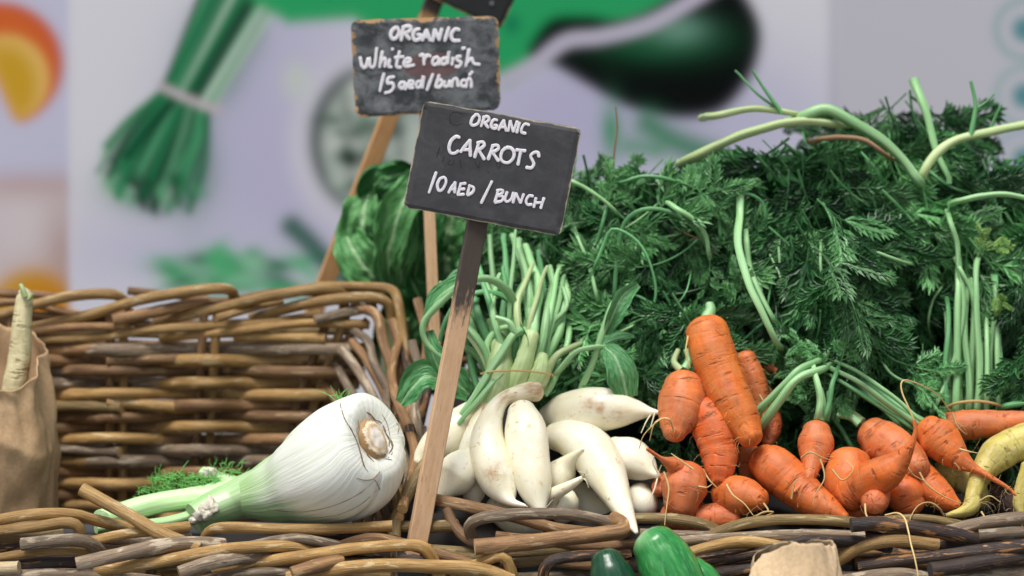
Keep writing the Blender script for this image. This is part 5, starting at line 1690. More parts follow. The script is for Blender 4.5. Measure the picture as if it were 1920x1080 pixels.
LT = empty('lettuce', P(740, 560, .42))
tag(LT, 'leafy green lettuce standing behind the left basket and the signs', 'lettuce')
for pts, wds, mt, rf, cp, sd in [
    ([(735, 548, .43), (700, 490, .40), (680, 430, .392), (684, 385, .40), (700, 350, .42)], [40, 96, 112, 84, 30], 'lettuce', .55, -.35, 1),
    ([(728, 552, .405), (700, 520, .385), (676, 490, .38), (655, 455, .39), (648, 425, .41)], [30, 70, 84, 66, 24], 'lettuce', .5, .35, 2),
    ([(745, 556, .39), (728, 500, .37), (736, 440, .36), (756, 380, .365), (782, 330, .385)], [30, 50, 66, 74, 36], 'lettuce', .45, .5, 3),
    ([(752, 556, .385), (752, 500, .365), (762, 450, .36), (772, 400, .37)], [26, 46, 56, 24], 'lettuce', .5, -.6, 4),
    ([(770, 556, .40), (784, 490, .385), (800, 430, .385), (812, 370, .40)], [26, 60, 70, 30], 'lettuce_dark', .5, .4, 5),
    ([(700, 390, .425), (700, 356, .41), (716, 336, .408), (752, 326, .415), (776, 318, .42)], [30, 58, 64, 48, 20], 'lettuce_dark', .9, .4, 6),
    ([(848, 570, .42), (838, 480, .41), (846, 400, .41), (860, 330, .44)], [60, 130, 140, 70], 'lettuce', .45, .3, 7),
    ([(815, 640, .44), (806, 540, .43), (800, 460, .43), (804, 390, .45)], [80, 120, 120, 60], 'lettuce', .45, .3, 12),
    ([(760, 720, .44), (770, 650, .43), (782, 590, .43), (776, 530, .44)], [70, 110, 110, 50], 'lettuce_dark', .5, .3, 13),  # this and the next two: leaves added to darken the gap between the baskets
    ([(800, 740, .45), (815, 670, .44), (830, 600, .44), (846, 540, .45)], [80, 120, 110, 50], 'lettuce_dark', .5, -.3, 14),
    ([(740, 700, .46), (748, 640, .455), (752, 590, .455), (744, 540, .46)], [70, 100, 90, 50], 'lettuce_dark', .5, .3, 15),
    ([(880, 570, .42), (872, 500, .41), (880, 440, .41), (892, 390, .43)], [60, 110, 120, 60], 'lettuce_dark', .55, -.3, 8),
    ([(800, 600, .40), (790, 565, .39), (776, 535, .388), (766, 505, .395)], [36, 56, 60, 24], 'lettuce_dark', .7, .4, 9),
    ([(905, 590, .43), (910, 530, .42), (915, 470, .42), (905, 410, .44)], [60, 110, 120, 60], 'lettuce', .5, .3, 10),
    ([(715, 556, .45), (690, 510, .445), (672, 470, .45), (660, 430, .46)], [50, 90, 90, 30], 'lettuce_dark', .5, .2, 11),
]:
    sheet(LT, pts, wds, mt, ruffle=rf, cup=cp, seed=sd * 1.7, nu=22, nv=36, freq=3.4)
mb = MB()
tube(mb, catmull(np.array([P(740, 600, .42), P(745, 700, .42), P(745, 800, .42), P(745, 905, .44)]), 14), .018, 12, True, rough=.1)
mb.build('stem', M['stalk_pale'], LT)

# ------------------------------------------------------------------ radish greens
RG = empty('radish_greens', P(970, 735, .13))
tag(RG, 'tied bunch of pale green radish stalks and leaves above the white radishes', 'greens')


def stalk(root, pts, wpx, mt, flat=.85, taper=(1.1, .8), name='stalk', sides=14, n=None, tuck=True):
    if name == 'stem' and tuck:
        dx0, dy0 = pts[0][0] - pts[1][0], pts[0][1] - pts[1][1]
        dx1, dy1 = pts[-1][0] - pts[-2][0], pts[-1][1] - pts[-2][1]
        l0, l1 = math.hypot(dx0, dy0) + 1e-6, math.hypot(dx1, dy1) + 1e-6
        pts = [(pts[0][0] + dx0 / l0 * 22, pts[0][1] + dy0 / l0 * 22, pts[0][2] + .05)] + list(pts) + [(pts[-1][0] + dx1 / l1 * 22, pts[-1][1] + dy1 / l1 * 22, pts[-1][2] + .05)]
    q = np.array([P(*a) for a in pts])
    L = np.linalg.norm(np.diff(q, axis=0), axis=1).sum()
    n = n or int(max(10, min(40, L / .005)))
    c = catmull(q, n)
    sd_ = rng.uniform(0, 90)
    rw = wpx / 2 * MPP(pts[0][2])
    for i_ in range(1, n - 1):
        c[i_] += np.array((mnoise.noise((i_ * .13, sd_, 0)), mnoise.noise((i_ * .13, sd_, 7)) * .5, mnoise.noise((i_ * .13, sd_, 3)))) * rw * .7
    mb = MB()
    tube(mb, c, rw * np.linspace(taper[0], taper[1], n) * np.array([1 + .14 * mnoise.noise((i_ * .25, sd_, 11)) for i_ in range(n)]), sides, True, flat=flat, rough=.12, seed=rng.uniform(0, 60), voff=rng.uniform(0, 2), rib=.07 if sides > 8 else 0)
    return mb.build(name, M[mt], root)


for pts, wd, mt in [
    ([(925, 745, .115), (932, 700, .12), (936, 660, .13), (925, 600, .16)], 44, 'stalk_pale'),
    ([(960, 745, .11), (968, 700, .115), (985, 660, .12), (1000, 610, .13), (1010, 540, .17), (985, 460, .24)], 24, 'stalk'),
    ([(1000, 740, .115), (1010, 690, .125), (1005, 640, .14), (990, 590, .15), (985, 520, .19), (972, 450, .24)], 24, 'stalk'),
    ([(1008, 700, .14), (1024, 640, .15), (1050, 590, .16), (1062, 550, .18), (1050, 500, .22)], 22, 'stalk'),
    ([(1010, 700, .13), (1035, 650, .145), (1052, 610, .16), (1040, 560, .18), (1030, 500, .22)], 20, 'stalk'),
    ([(1020, 700, .14), (1028, 640, .155), (1020, 560, .19), (1010, 470, .25)], 18, 'stalk_thin'),
    ([(940, 700, .10), (900, 745, .085), (870, 780, .08), (850, 810, .09)], 16, 'stalk'),
    ([(985, 620, .13), (965, 625, .115), (940, 665, .105), (905, 715, .095), (870, 770, .09), (848, 800, .1)], 21, 'stalk'),
    ([(968, 625, .115), (955, 605, .115), (930, 595, .12)], 18, 'stalk'),
    ([(970, 590, .15), (950, 545, .14), (915, 525, .13), (870, 530, .125), (825, 565, .12), (795, 605, .12), (800, 640, .12), (830, 670, .12)], 22, 'stalk'),
    ([(975, 600, .16), (950, 560, .16), (905, 548, .155), (860, 565, .15), (835, 600, .15), (825, 640, .15)], 15, 'stalk_thin'),
    ([(1020, 720, .13), (1050, 690, .12), (1080, 660, .11), (1110, 652, .11), (1135, 650, .115)], 17, 'stalk'),
    ([(1090, 730, .12), (1110, 680, .115), (1130, 620, .115), (1150, 570, .12), (1180, 535, .125)], 17, 'stalk'),
    ([(1062, 680, .15), (1085, 700, .14), (1110, 740, .13)], 20, 'stalk'),
    ([(1020, 740, .12), (1040, 700, .125), (1062, 650, .14), (1066, 600, .17)], 20, 'stalk'),
    ([(900, 740, .14), (885, 690, .15), (880, 620, .17), (895, 560, .2)], 18, 'stalk_thin'),
    ([(915, 700, .15), (908, 650, .16), (920, 600, .17)], 24, 'stalk_thin'),
    ([(945, 690, .14), (950, 640, .15), (960, 590, .165), (975, 560, .18)], 26, 'stalk'),
    ([(930, 560, .24), (922, 500, .26), (918, 440, .28)], 14, 'stalk'),
    ([(1100, 740, .15), (1075, 700, .16), (1060, 640, .18)], 16, 'stalk_thin'),
    ([(1000, 700, .16), (1040, 560, .2), (1075, 480, .24), (1090, 430, .26)], 17, 'stalk_thin'),
    ([(990, 690, .16), (1000, 600, .18), (992, 520, .21), (960, 440, .26)], 20, 'stalk'),
    ([(960, 690, .16), (945, 600, .19), (950, 520, .22), (945, 440, .27)], 16, 'stalk_thin'),
    ([(895, 700, .16), (880, 660, .17), (862, 620, .19), (870, 560, .21)], 20, 'stalk'),
    ([(870, 720, .15), (850, 680, .16), (842, 620, .18), (856, 570, .2)], 14, 'stalk_thin'),
    ([(1040, 720, .15), (1080, 640, .18), (1100, 570, .2), (1096, 500, .23)], 14, 'stalk_thin'),
    ([(1000, 640, .15), (1040, 600, .15), (1062, 575, .155), (1055, 540, .17)], 15, 'stalk'),
    ([(920, 690, .12), (910, 650, .13), (930, 620, .135), (965, 612, .13)], 16, 'stalk'),
    ([(1060, 720, .14), (1100, 700, .13), (1140, 712, .13)], 13, 'stalk_thin'),
]:
    stalk(RG, pts, wd * .78, mt)
for pts, wds, rf, cp, sd, up in [
    ([(1133, 650, .112), (1152, 668, .10), (1166, 700, .095), (1176, 745, .10)], [18, 50, 62, 40], .12, .15, 1, (0, -1, .3)),
    ([(1135, 625, .118), (1152, 585, .115), (1168, 555, .12), (1196, 532, .125)], [16, 36, 34, 14], .12, .5, 2, (.6, -1, .2)),
    ([(1120, 655, .125), (1140, 640, .125), (1165, 632, .13), (1190, 632, .135)], [10, 26, 26, 10], .3, .3, 3, (0, -.4, 1)),
    ([(835, 715, .13), (800, 705, .12), (775, 725, .12), (752, 758, .125)], [30, 60, 60, 24], .45, .5, 4, (-.3, -1, .5)),
    ([(880, 740, .14), (850, 715, .135), (820, 708, .135)], [30, 60, 40], .4, .3, 5, (0, -1, .6)),
    ([(802, 620, .125), (808, 655, .118), (822, 690, .12), (838, 730, .13)], [20, 44, 50, 20], .25, -.5, 6, (-.5, -1, .1)),
    ([(800, 600, .13), (820, 560, .13), (860, 530, .13), (900, 525, .135)], [14, 34, 34, 14], .2, .6, 7, (-.2, -.7, 1)),
    ([(960, 600, .13), (975, 640, .12), (965, 690, .115)], [20, 30, 14], .5, .4, 8, (0, -1, .2)),
    ([(1130, 720, .16), (1150, 690, .16), (1160, 650, .17)], [30, 60, 40], .3, .2, 9, (0, -1, .2)),
]:
    sheet(RG, pts, wds, 'radleaf', ruffle=rf, cup=cp, seed=sd * 2.3, up=up, nu=12, nv=20)
for nm_, sp_, mt_ in [
    ('neck', [(906, 776, 13, .092), (918, 752, 20, .098), (930, 722, 25, .105), (938, 690, 26, .115), (942, 655, 20, .13)], 'stalk_pale'),
    ('neck', [(1000, 722, 19, .11), (1012, 700, 21, .115), (1016, 672, 14, .125)], 'stalk_pale'),
    ('neck', [(960, 735, 18, .108), (972, 705, 18, .108), (985, 670, 17, .115), (996, 630, 15, .125)], 'stalk_pale'),
]:
    mb = MB()
    veg_mesh(mb, sp_, lump=.12 if nm_ == 'neck' else .8, seed=sp_[0][0], freq=70, crease=.05, sides=24)
    mb.build(nm_, M[mt_], RG)
mb = MB()
for k, (yy, sw) in enumerate(((697, 1.0), (742, .6))):
    q = [P(*a) for a in ([(902, yy + 4, .115), (918, yy, .092), (960, yy - 2, .088), (1000, yy, .092), (1036, yy + 6, .105), (1015, yy + 12, .15), (940, yy + 8, .16), (905, yy + 4, .125)] if k == 0 else [(895, yy + 6, .12), (915, yy, .10), (950, yy - 3, .085), (975, yy - 6, .088), (985, yy, .11), (940, yy + 5, .14), (895, yy + 6, .12)])]
    tube(mb, catmull(np.array(q), 40), .0011, 6, False)
mb.build('tie', M['rootlet'], RG)

rr_ = random.Random(17)
for k in range(24):
    f_ = -1 + 2 * k / 23 + rr_.uniform(-.06, .06)
    x0 = 970 + f_ * 50
    Y = rr_.uniform(.115, .155)
    top = 440 + 130 * f_ * f_ + rr_.uniform(-20, 60)
    xm, xt = x0 + f_ * 62 + rr_.uniform(-10, 10), x0 + f_ * 96 + rr_.uniform(-30, 30)
    pts = [(x0 - f_ * 8, 735, Y), (x0 + f_ * 22, 670, Y + .004), (xm, (660 + top) / 2, Y + .02), (xt, top, Y + .07)]
    if abs(f_) > .45 and rr_.random() < .6:
        pts += [(xt + f_ * 46, top + 10, Y + .075), (xt + f_ * 74, top + 60, Y + .07)]
    stalk(RG, pts, rr_.uniform(11, 18), rr_.choice(['stalk', 'stalk', 'stalk_thin', 'stalk_pale']), taper=(1.15, .5))

# ------------------------------------------------------------------ carrot foliage
def frond(seed, L=.115):
    """one feathery carrot leaf along local +Y, faces +Z: stem, leaflets, toothed lobes"""
    r_ = random.Random(seed)
    V, Fc = [], []

    def kite(b_, d, s, n, l, wd):
        i = len(V)
        bend = n * (-.18 * l)
        V.extend([b_, b_ + d * l * .45 + s * wd + n * wd * .25, b_ + d * l + bend, b_ + d * l * .45 - s * wd + n * wd * .25])
        Fc.extend([(i, i + 1, i + 2), (i, i + 2, i + 3)])

    bx_, bz = r_.uniform(-.45, .45), r_.uniform(.1, .8)

    def spine(t):
        return np.array((bx_ * L * t * t, L * t, -bz * L * t * t))

    def stem(p0, p1, w0, w1, n):
        i = len(V)
        d = (p1 - p0) / (np.linalg.norm(p1 - p0) + 1e-9)
        s = np.cross(d, n)
        s /= np.linalg.norm(s) + 1e-9
        up = n * w0 * .8
        V.extend([p0 + s * w0, p0 - s * w0, p0 + up, p1 + s * w1, p1 - s * w1, p1 + up * w1 / w0])
        Fc.extend([(i, i + 3, i + 5, i + 2), (i + 2, i + 5, i + 4, i + 1)])

    ts = np.linspace(0, 1, 8)
    for a_, b_ in zip(ts[:-1], ts[1:]):
        stem(spine(a_), spine(b_), .0013 * (1 - a_ * .6), .0013 * (1 - b_ * .6), np.array((0, 0, 1.0)))

    def leaflet(b_, d, n, l):
        s = np.cross(d, n)
        s /= np.linalg.norm(s)
        e = b_ + d * l - n * l * .15
        stem(b_, e, .0007, .0003, n)
        k = 5 if l > .03 else 4
        for q in range(k):
            f = .18 + .66 * q / k
            c = b_ + (e - b_) * f
            ll = l * (.44 - .22 * abs(f - .35)) * r_.uniform(.8, 1.2)
            for sg in (-1, 1):
                dd = d * r_.uniform(.8, 1.1) + s * sg * r_.uniform(.4, .75)
                dd /= np.linalg.norm(dd)
                n2 = n + s * sg * r_.uniform(-.4, .5)
                n2 /= np.linalg.norm(n2)
                ss = np.cross(dd, n2)
                kite(c, dd, ss, n2, ll, ll * .15)
                kite(c + dd * ll * .3, dd * .85 + ss * .42, ss, n2, ll * .62, ll * .10)
                kite(c + dd * ll * .3, dd * .85 - ss * .42, ss, n2, ll * .62, ll * .10)
        for a_ in (-.45, 0, .45):
            dd = d * math.cos(a_) + s * math.sin(a_)
            kite(b_ + (e - b_) * .82, dd, np.cross(dd, n), n, l * (.34 if a_ == 0 else .27), l * .055)

    for q in range(5):
        t_ = .22 + .70 * q / 5 + r_.uniform(-.02, .02)
        c = spine(t_)
        ll = L * (.50 - .32 * max(0, t_ - .3)) * r_.uniform(.8, 1.15)
        for sg in (-1, 1):
            a_ = r_.uniform(.45, .95)
            d = np.array((sg * math.sin(a_), math.cos(a_), r_.uniform(-.7, .35)))
            d /= np.linalg.norm(d)
            n = np.array((r_.uniform(-.8, .8), r_.uniform(-.5, .5), 1.0))
            n -= d * np.dot(n, d)
            n /= np.linalg.norm(n)
            leaflet(c, d, n, ll)
    d = spine(1.0) - spine(.9)
    d /= np.linalg.norm(d)
    n = np.array((0, 0, 1.0)) - d * d[2]
    n /= np.linalg.norm(n)
    leaflet(spine(.94), d, n, L * .26)
    return np.array(V), Fc


FV = [frond(100 + k, .105 + .01 * (k % 3)) for k in range(8)]
LEAFME = []
for k, (V, Fc) in enumerate(FV):
    me = bpy.data.meshes.new('leaf')
    me.from_pydata(V.tolist(), [], Fc)
    me.materials.append(M['leaf'])
    LEAFME.append(me)
    me2 = me.copy()
    me2.materials.clear()
    me2.materials.append(M['leaf2'])
    LEAFME.append(me2)
    me3 = me.copy()
    me3.materials.clear()
    me3.materials.append(M['leaf3'])
    LEAFME.append(me3)


def mound(px, py):
    """how far back the outer surface of the heap of greens lies at this place"""
    Y = .135 + max(0, 740 - py) / 450 * .17
    Y -= .075 * math.exp(-((px - 1570) / 170) ** 2 - ((py - 450) / 170) ** 2)
    Y -= .03 * math.exp(-((px - 1230) / 150) ** 2 - ((py - 430) / 120) ** 2)
    Y += .07 * math.exp(-((px - 1715) / 42) ** 2 - ((py - 640) / 110) ** 2)
    Y += .05 * math.exp(-((px - 1400) / 60) ** 2 - ((py - 660) / 60) ** 2)
    Y += .06 * mnoise.noise((px / 85.0, py / 110.0, 4.0))
    if px < 1080:
        Y += .05
    return Y


def topline(px):
    xs = [900, 1080, 1180, 1300, 1360, 1420, 1500, 1600, 1660, 1700, 1750, 1800, 1860, 1930, 2100]
    ys = [420, 268, 280, 312, 280, 245, 220, 208, 150, 138, 160, 222, 268, 325, 380]
    return float(np.interp(px, xs, ys))


def botline(px):
    return float(np.interp(px, [900, 1000, 1090, 1240, 1300, 1420, 1500, 1640, 1740, 1770, 2000], [630, 660, 690, 700, 710, 760, 780, 745, 765, 770, 780]))


BUN = {}
for nm, lab, x in [('a', 'carrot greens heaped behind the radish stalks right of the carrot sign', 1180), ('b', 'dark rounded heap of carrot greens above the longest carrot', 1460),
                   ('c', 'carrot greens hanging down in the dark cleft left of the pale stems', 1650), ('d', 'peak of carrot greens rising highest behind the heap', 1720),
                   ('e', 'carrot greens round the upright pale stems at the far end', 1850), ('f', 'small spray of carrot leaves just above the front carrots', 1540)]:
    e = empty('carrot_greens', P(x, 770, .2))
    tag(e, lab, 'greens', 'carrot greens')
    BUN[nm] = e
STUFF = {k: ([], [], [0]) for k in BUN}
lr = random.Random(21)
NLEAF = 0


def put_leaf(px, py, Y, flow, tilt, scale, bun, single, light):
    """flow: direction of growth in the picture plane (degrees, 0 = right, -90 = down); tilt: lean of the leaf face"""
    global NLEAF
    o = P(px, py, Y)
    f = R(flow)
    y_ = np.array((math.cos(f), lr.uniform(-.45, .05), math.sin(f)))
    y_ /= np.linalg.norm(y_)
    n = np.array((lr.uniform(-.9, .9), -1.0, lr.uniform(-.3, 1.2) + tilt))
    n -= y_ * np.dot(n, y_)
    n /= np.linalg.norm(n)
    x_ = np.cross(y_, n)
    k = lr.randrange(8)
    Mx = np.array([[x_[i], y_[i], n[i]] for i in range(3)]) * scale
    if single:
        ob = bpy.data.objects.new('leaf', LEAFME[k * 3 + (1 if light else 0)])
        COL.objects.link(ob)
        ob.parent = BUN[bun]
        ob.matrix_parent_inverse = Matrix.Translation(-BUN[bun].location)
        m4 = Matrix([[Mx[i][0], Mx[i][1], Mx[i][2], o[i]] for i in range(3)] + [[0, 0, 0, 1]])
        ob.matrix_basis = m4
        NLEAF += 1
    else:
        V, Fc = FV[k]
        sv, sf, cnt = STUFF[bun]
        sv.append(V @ Mx.T + o)
        base = cnt[0]
        sf += [tuple(i + base for i in q) for q in Fc]
        cnt[0] += len(V)


def bun_of(px, py):
    if py > 660 and 1440 < px < 1700:
        return 'f'
    if px < 1330:
        return 'a'
    if px > 1760:
        return 'e' if py > 330 else 'd'
    if py < 300 and px > 1590:
        return 'd'
    return 'b' if px < 1590 else 'c'


def flow_at(px, py):
    if px < 1330:
        return lr.choice([-60, -100, -130, -20, 30, -150]) + lr.uniform(-30, 30)
    if py < topline(px) + 60:
        return lr.uniform(-20, 200) if lr.random() < .35 else lr.uniform(-140, -20)
    if px < 1480:
        return lr.uniform(-150, -50)
    if px < 1760:
        return lr.uniform(-95, -35)
    return lr.uniform(-140, -30)


def in_stems(px, py):
    return (1750 < px < 1895 and 545 < py < 800) or (1385 < px < 1462 and 650 < py < 830) or (1425 < px < 1560 and 715 < py < 830) or (1590 < px < 1730 and 730 < py < 830)


cand = []
for k in range(5200):
    px, py = lr.uniform(930, 2060), lr.uniform(140, 800)
    tl_, bl_ = topline(px), botline(px)
    if py < tl_ or py > bl_:
        continue
    cand.append((px, py))
# front layer: evenly spread individual leaves (Poisson-like thinning), then deeper layers as one mass per bunch
front = []
for px, py in cand:
    if px > 1990 or in_stems(px, py):
        continue
    if px < 1080 and py > 560:
        continue
    if all((px - a) ** 2 + (py - b_) ** 2 > 33 ** 2 for a, b_ in front):
        front.append((px, py))
for px, py in front[:300]:
    Y = mound(px, py) + lr.uniform(-.01, .012)
    fl = flow_at(px, py)
    s = lr.uniform(.65, 1.25)
    # back the stem off so that the leaf is centred here
    cx_, cy_ = px - math.cos(R(fl)) * 75 * s, py + math.sin(R(fl)) * 75 * s
    tx_, ty_ = cx_ + math.cos(R(fl)) * 190 * s, cy_ - math.sin(R(fl)) * 190 * s
    if min(cy_ - topline(cx_), ty_ - topline(tx_)) < (4 if px < 1330 else 18):
        fl = lr.uniform(-140, -40)
        cx_, cy_ = px - math.cos(R(fl)) * 40, max(py, topline(px) + (8 if px < 1330 else 28))
    over = cy_ - math.sin(R(fl)) * 200 * s - botline(cx_ + math.cos(R(fl)) * 190 * s) - 12
    if over > 0:
        cy_ -= over
    if any(in_stems(cx_ + math.cos(R(fl)) * d_ * s, cy_ - math.sin(R(fl)) * d_ * s) for d_ in (30, 70, 110, 150, 190)):
        continue
    put_leaf(cx_, cy_, Y, fl, .0, s, bun_of(px, py), True, lr.random() < (.55 if px < 1340 else .28))
for px, py in front[300:] + cand[:400]:
    if in_stems(px, py):
        if lr.random() < .5:
            continue
    if px < 1330 and lr.random() < .45:
        continue
    Y = mound(px, py) + lr.uniform(.04, .13)
    fl = flow_at(px, py)
    s = lr.uniform(.7, 1.1)
    cx_, cy_ = px - math.cos(R(fl)) * 75 * s, py + math.sin(R(fl)) * 75 * s
    tx_, ty_ = cx_ + math.cos(R(fl)) * 190 * s, cy_ - math.sin(R(fl)) * 190 * s
    if min(cy_ - topline(cx_), ty_ - topline(tx_)) < 34:
        fl = lr.uniform(-140, -40)
        cx_, cy_ = px - math.cos(R(fl)) * 40, max(py, topline(px) + 40)
    put_leaf(cx_, cy_, Y, fl, .0, s, bun_of(px, py), False, False)
# low spray just behind the front carrots, and fill under the heap
for k in range(70):
    px, py = lr.uniform(1200, 1960), lr.uniform(780, 900)
    put_leaf(px, py, lr.uniform(.13, .2), lr.uniform(-160, -20), .2, lr.uniform(.5, .9), 'f' if 1440 < px < 1700 else bun_of(px, 600), False, False)
for nm, (sv, sf, cnt) in STUFF.items():
    if sv:
        ob = mk('foliage', np.vstack(sv), sf, M['leaf'], BUN[nm], smooth=False)
        ob['kind'] = 'stuff'

def py_in(pts):
    return min(p_[1] for p_ in pts) > 300


# long stalks showing on the heap
for b_, pts, wd, mt in [
    ('b', [(1296, 298, .27), (1340, 278, .255), (1400, 248, .245), (1460, 232, .24), (1520, 230, .24), (1570, 234, .25)], 20, 'stalk_pale'),
    ('b', [(1338, 217, .25), (1380, 209, .25), (1420, 204, .25), (1462, 206, .25), (1500, 214, .25)], 15, 'stalk_pale'),
    ('d', [(1500, 222, .25), (1540, 206, .245), (1575, 216, .24), (1620, 240, .235), (1660, 268, .23), (1690, 295, .225), (1714, 328, .22), (1724, 342, .22)], 24, 'stalk'),
    ('d', [(1730, 330, .225), (1742, 305, .225), (1765, 280, .23), (1800, 258, .235), (1860, 244, .24), (1930, 234, .245), (2000, 228, .25)], 17, 'stalk_pale'),
    ('d', [(1714, 148, .29), (1728, 190, .275), (1745, 240, .265), (1760, 290, .255), (1780, 345, .245)], 15, 'stalk'),
    ('b', [(1465, 212, .245), (1440, 176, .245), (1412, 132, .245)], 8, 'stalk_thin'),
    ('b', [(1455, 200, .25), (1420, 175, .25), (1378, 132, .255)], 6, 'stalk_thin'),
    ('d', [(1820, 255, .235), (1830, 200, .235), (1820, 152, .235)], 9, 'stalk_thin'),
    ('d', [(1830, 205, .236), (1850, 190, .236), (1864, 176, .236)], 6, 'stalk_thin'),
    ('d', [(1856, 245, .24), (1866, 220, .24), (1878, 196, .24)], 6, 'stalk_thin'),
    ('b', [(1540, 262, .225), (1580, 258, .22), (1620, 264, .215), (1660, 290, .215)], 12, 'stalk_brown'),
    ('b', [(1400, 352, .20), (1390, 358, .195), (1385, 400, .185), (1384, 450, .15), (1400, 530, .115), (1430, 590, .10), (1456, 640, .105)], 15, 'stalk'),
    ('b', [(1398, 440, .18), (1405, 500, .165), (1425, 550, .15), (1450, 600, .14)], 11, 'stalk'),
    ('b', [(1352, 450, .2), (1350, 410, .2), (1365, 372, .195), (1400, 362, .19), (1430, 380, .195), (1436, 420, .2)], 6, 'stalk_thin'),
    ('a', [(1152, 560, .18), (1156, 480, .18), (1170, 420, .18), (1205, 395, .175), (1250, 396, .175), (1295, 420, .18), (1325, 460, .185), (1340, 510, .19)], 9, 'stalk_thin'),
    ('a', [(1265, 388, .17), (1300, 410, .17), (1325, 445, .175), (1330, 480, .18)], 11, 'stalk'),
    ('a', [(1170, 340, .19), (1200, 331, .19), (1240, 334, .19), (1290, 348, .2)], 8, 'stalk_thin'),
    ('a', [(1070, 338, .19), (1100, 352, .19), (1130, 372, .19), (1160, 400, .2)], 9, 'stalk'),
    ('a', [(1115, 500, .17), (1132, 460, .17), (1150, 430, .17), (1190, 448, .165), (1215, 485, .16), (1230, 540, .16), (1226, 580, .16), (1234, 640, .16)], 6, 'stalk_thin'),
    ('a', [(1080, 440, .21), (1110, 480, .2), (1140, 520, .19), (1170, 560, .19)], 9, 'stalk_thin'),
    ('a', [(1120, 560, .17), (1105, 500, .18), (1082, 440, .2)], 8, 'stalk'),
    ('a', [(1090, 500, .2), (1120, 450, .2), (1135, 400, .2)], 8, 'stalk_thin'),
    ('a', [(1150, 330, .25), (1152, 285, .25), (1158, 240, .25), (1154, 200, .25)], 4, 'stalk_brown'),
    ('a', [(1290, 440, .19), (1322, 455, .185), (1335, 490, .185), (1326, 520, .19)], 4, 'stalk_brown'),
    ('c', [(1420, 800, .13), (1450, 760, .13), (1490, 720, .14), (1540, 690, .16)], 17, 'stalk'),
    ('f', [(1428, 796, .095), (1470, 742, .08), (1500, 708, .08), (1545, 690, .10)], 17, 'stalk'),
    ('f', [(1422, 775, .10), (1462, 730, .085), (1496, 695, .085), (1545, 668, .11)], 15, 'stalk'),
    ('f', [(1490, 745, .14), (1520, 780, .13), (1560, 810, .12)], 8, 'stalk_thin'),
    ('f', [(1724, 798, .08), (1686, 772, .078), (1640, 738, .08), (1596, 708, .09), (1560, 690, .11)], 13, 'stalk'),
    ('f', [(1716, 806, .082), (1676, 780, .08), (1630, 748, .082), (1590, 722, .09), (1556, 704, .11)], 10, 'stalk_thin'),
    ('f', [(1732, 792, .085), (1696, 762, .082), (1654, 728, .084), (1612, 700, .095), (1570, 680, .115)], 10, 'stalk'),
    ('f', [(1534, 785, .078), (1538, 750, .076), (1534, 715, .08), (1522, 680, .10)], 13, 'stalk'),
    ('f', [(1548, 786, .08), (1556, 755, .08), (1560, 720, .085), (1572, 690, .105)], 10, 'stalk_thin'),
    ('f', [(1690, 800, .10), (1655, 765, .105), (1610, 735, .115), (1570, 712, .13)], 12, 'stalk_thin'),
    ('f', [(1600, 840, .11), (1575, 800, .12), (1545, 765, .13)], 10, 'stalk_thin'),
    ('e', [(1798, 378, .19), (1840, 368, .185), (1890, 366, .185), (1960, 376, .185)], 13, 'stalk'),
    ('e', [(1782, 415, .18), (1795, 455, .175), (1798, 500, .17), (1806, 540, .165), (1806, 600, .155), (1790, 670, .145), (1768, 730, .135), (1752, 770, .13)], 9, 'stalk'),
    ('e', [(1798, 500, .17), (1820, 545, .165), (1832, 600, .16), (1838, 680, .15), (1842, 765, .14)], 8, 'stalk'),
    ('e', [(1884, 764, .12), (1920, 758, .12), (1990, 752, .12)], 14, 'stalk_thin'),
]:
    if wd <= 11 and pts[-1][1] > 320 and mt != 'stalk_brown' and not 1740 < pts[-1][0] < 1900:
        a_, c_ = pts[-2], pts[-1]
        put_leaf(c_[0], c_[1], c_[2] - .004, math.degrees(math.atan2(a_[1] - c_[1], c_[0] - a_[0])), .0, lr.uniform(.35, .55), b_, True, True)
    stalk(BUN[b_], pts, wd, mt, name='stem', taper=(1.15, .7), tuck=wd > 8 and pts[0][1] > 180 and pts[-1][1] > 180 or py_in(pts))
for k in range(17):
    x = 1776 + k * 6.4 + lr.uniform(-3, 3)
    Y = .135 + (k % 3) * .012
    top = lr.uniform(520, 620)
    stalk(BUN['e'], [(x, 775, Y), (x + lr.uniform(-6, 6), 690, Y + .008), (x + lr.uniform(-10, 10), top, Y + .035), (x + lr.uniform(-16, 16), top - 60, Y + .10)], lr.uniform(9, 15), lr.choice(['stalk', 'stalk', 'stalk_thin']), name='stem')
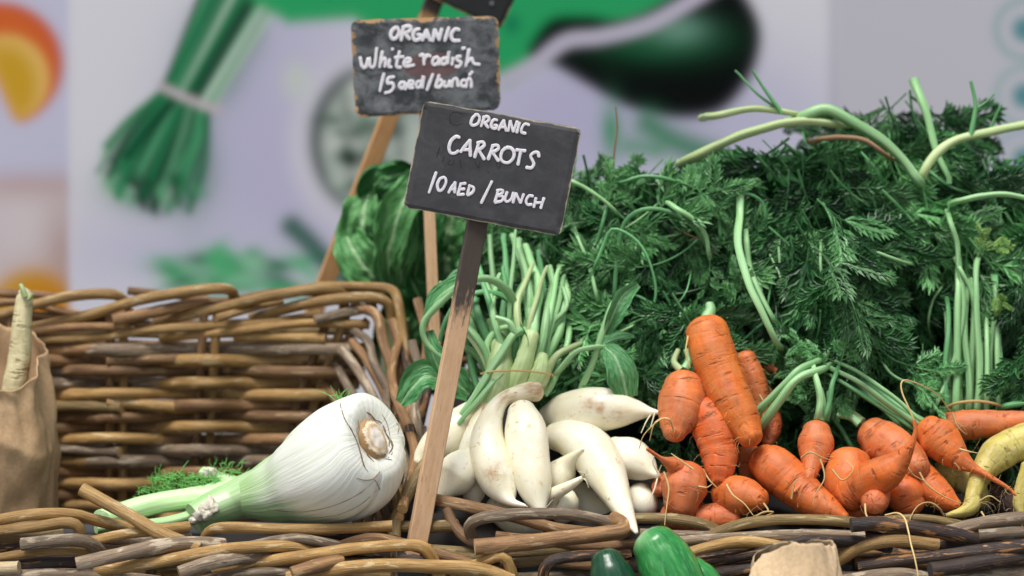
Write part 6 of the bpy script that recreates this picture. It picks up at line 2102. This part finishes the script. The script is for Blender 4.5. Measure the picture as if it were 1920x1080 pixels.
for k in range(64):
    px, py = lr.uniform(1090, 1900), lr.uniform(290, 700)
    if py < topline(px) + 40 or in_stems(px, py):
        continue
    fl = R(flow_at(px, py))
    ln_ = lr.uniform(60, 150)
    bend = lr.uniform(-.7, .7)
    Y = mound(px, py) - lr.uniform(.004, .022)
    pts = [(px, py, Y + .02)]
    for q in (.35, .7, 1.0):
        pts.append((px + math.cos(fl + bend * q) * ln_ * q, py - math.sin(fl + bend * q) * ln_ * q, Y + (.02 if q == 1.0 else 0)))
    if pts[-1][1] > botline(pts[-1][0]) + 20:
        continue
    if k % 2 == 0:
        a_, c_ = pts[-2], pts[-1]
        put_leaf(a_[0], a_[1], Y - .004, math.degrees(math.atan2(a_[1] - c_[1], c_[0] - a_[0])), .0, lr.uniform(.4, .65), bun_of(px, py), True, True)
    stalk(BUN[bun_of(px, py)], pts, lr.uniform(3.5, 7), lr.choice(['stalk_thin', 'stalk_thin', 'stalk']), name='stem', sides=6)
# yellowing curled sprig among the far stems
for k, (x_, y_, f_, sc_) in enumerate([(1842, 480, 75, .26), (1850, 470, 20, .22), (1862, 540, -60, .26)]):
    o_ = P(x_, y_, .150)
    y_v = np.array((math.cos(R(f_)), -.15, math.sin(R(f_))))
    y_v /= np.linalg.norm(y_v)
    n_v = np.array((.3, -1.0, .5))
    n_v -= y_v * np.dot(n_v, y_v)
    n_v /= np.linalg.norm(n_v)
    x_v = np.cross(y_v, n_v)
    ob = bpy.data.objects.new('sprig', LEAFME[k * 3 + 2])
    COL.objects.link(ob)
    ob.parent = BUN['e']
    ob.matrix_parent_inverse = Matrix.Translation(-BUN['e'].location)
    ob.matrix_basis = Matrix([[x_v[i] * sc_, y_v[i] * sc_, n_v[i] * sc_, o_[i]] for i in range(3)] + [[0, 0, 0, 1]])
mb = MB()
q = [P(*a) for a in [(1768, 770, .135), (1790, 757, .118), (1830, 752, .112), (1868, 758, .118), (1880, 768, .135), (1830, 772, .18), (1768, 770, .135)]]
tube(mb, catmull(np.array(q), 40), .0016, 6, False)
mb.build('tie', M['rootlet'], BUN['e'])
print('leaves', NLEAF, 'front', len(front))
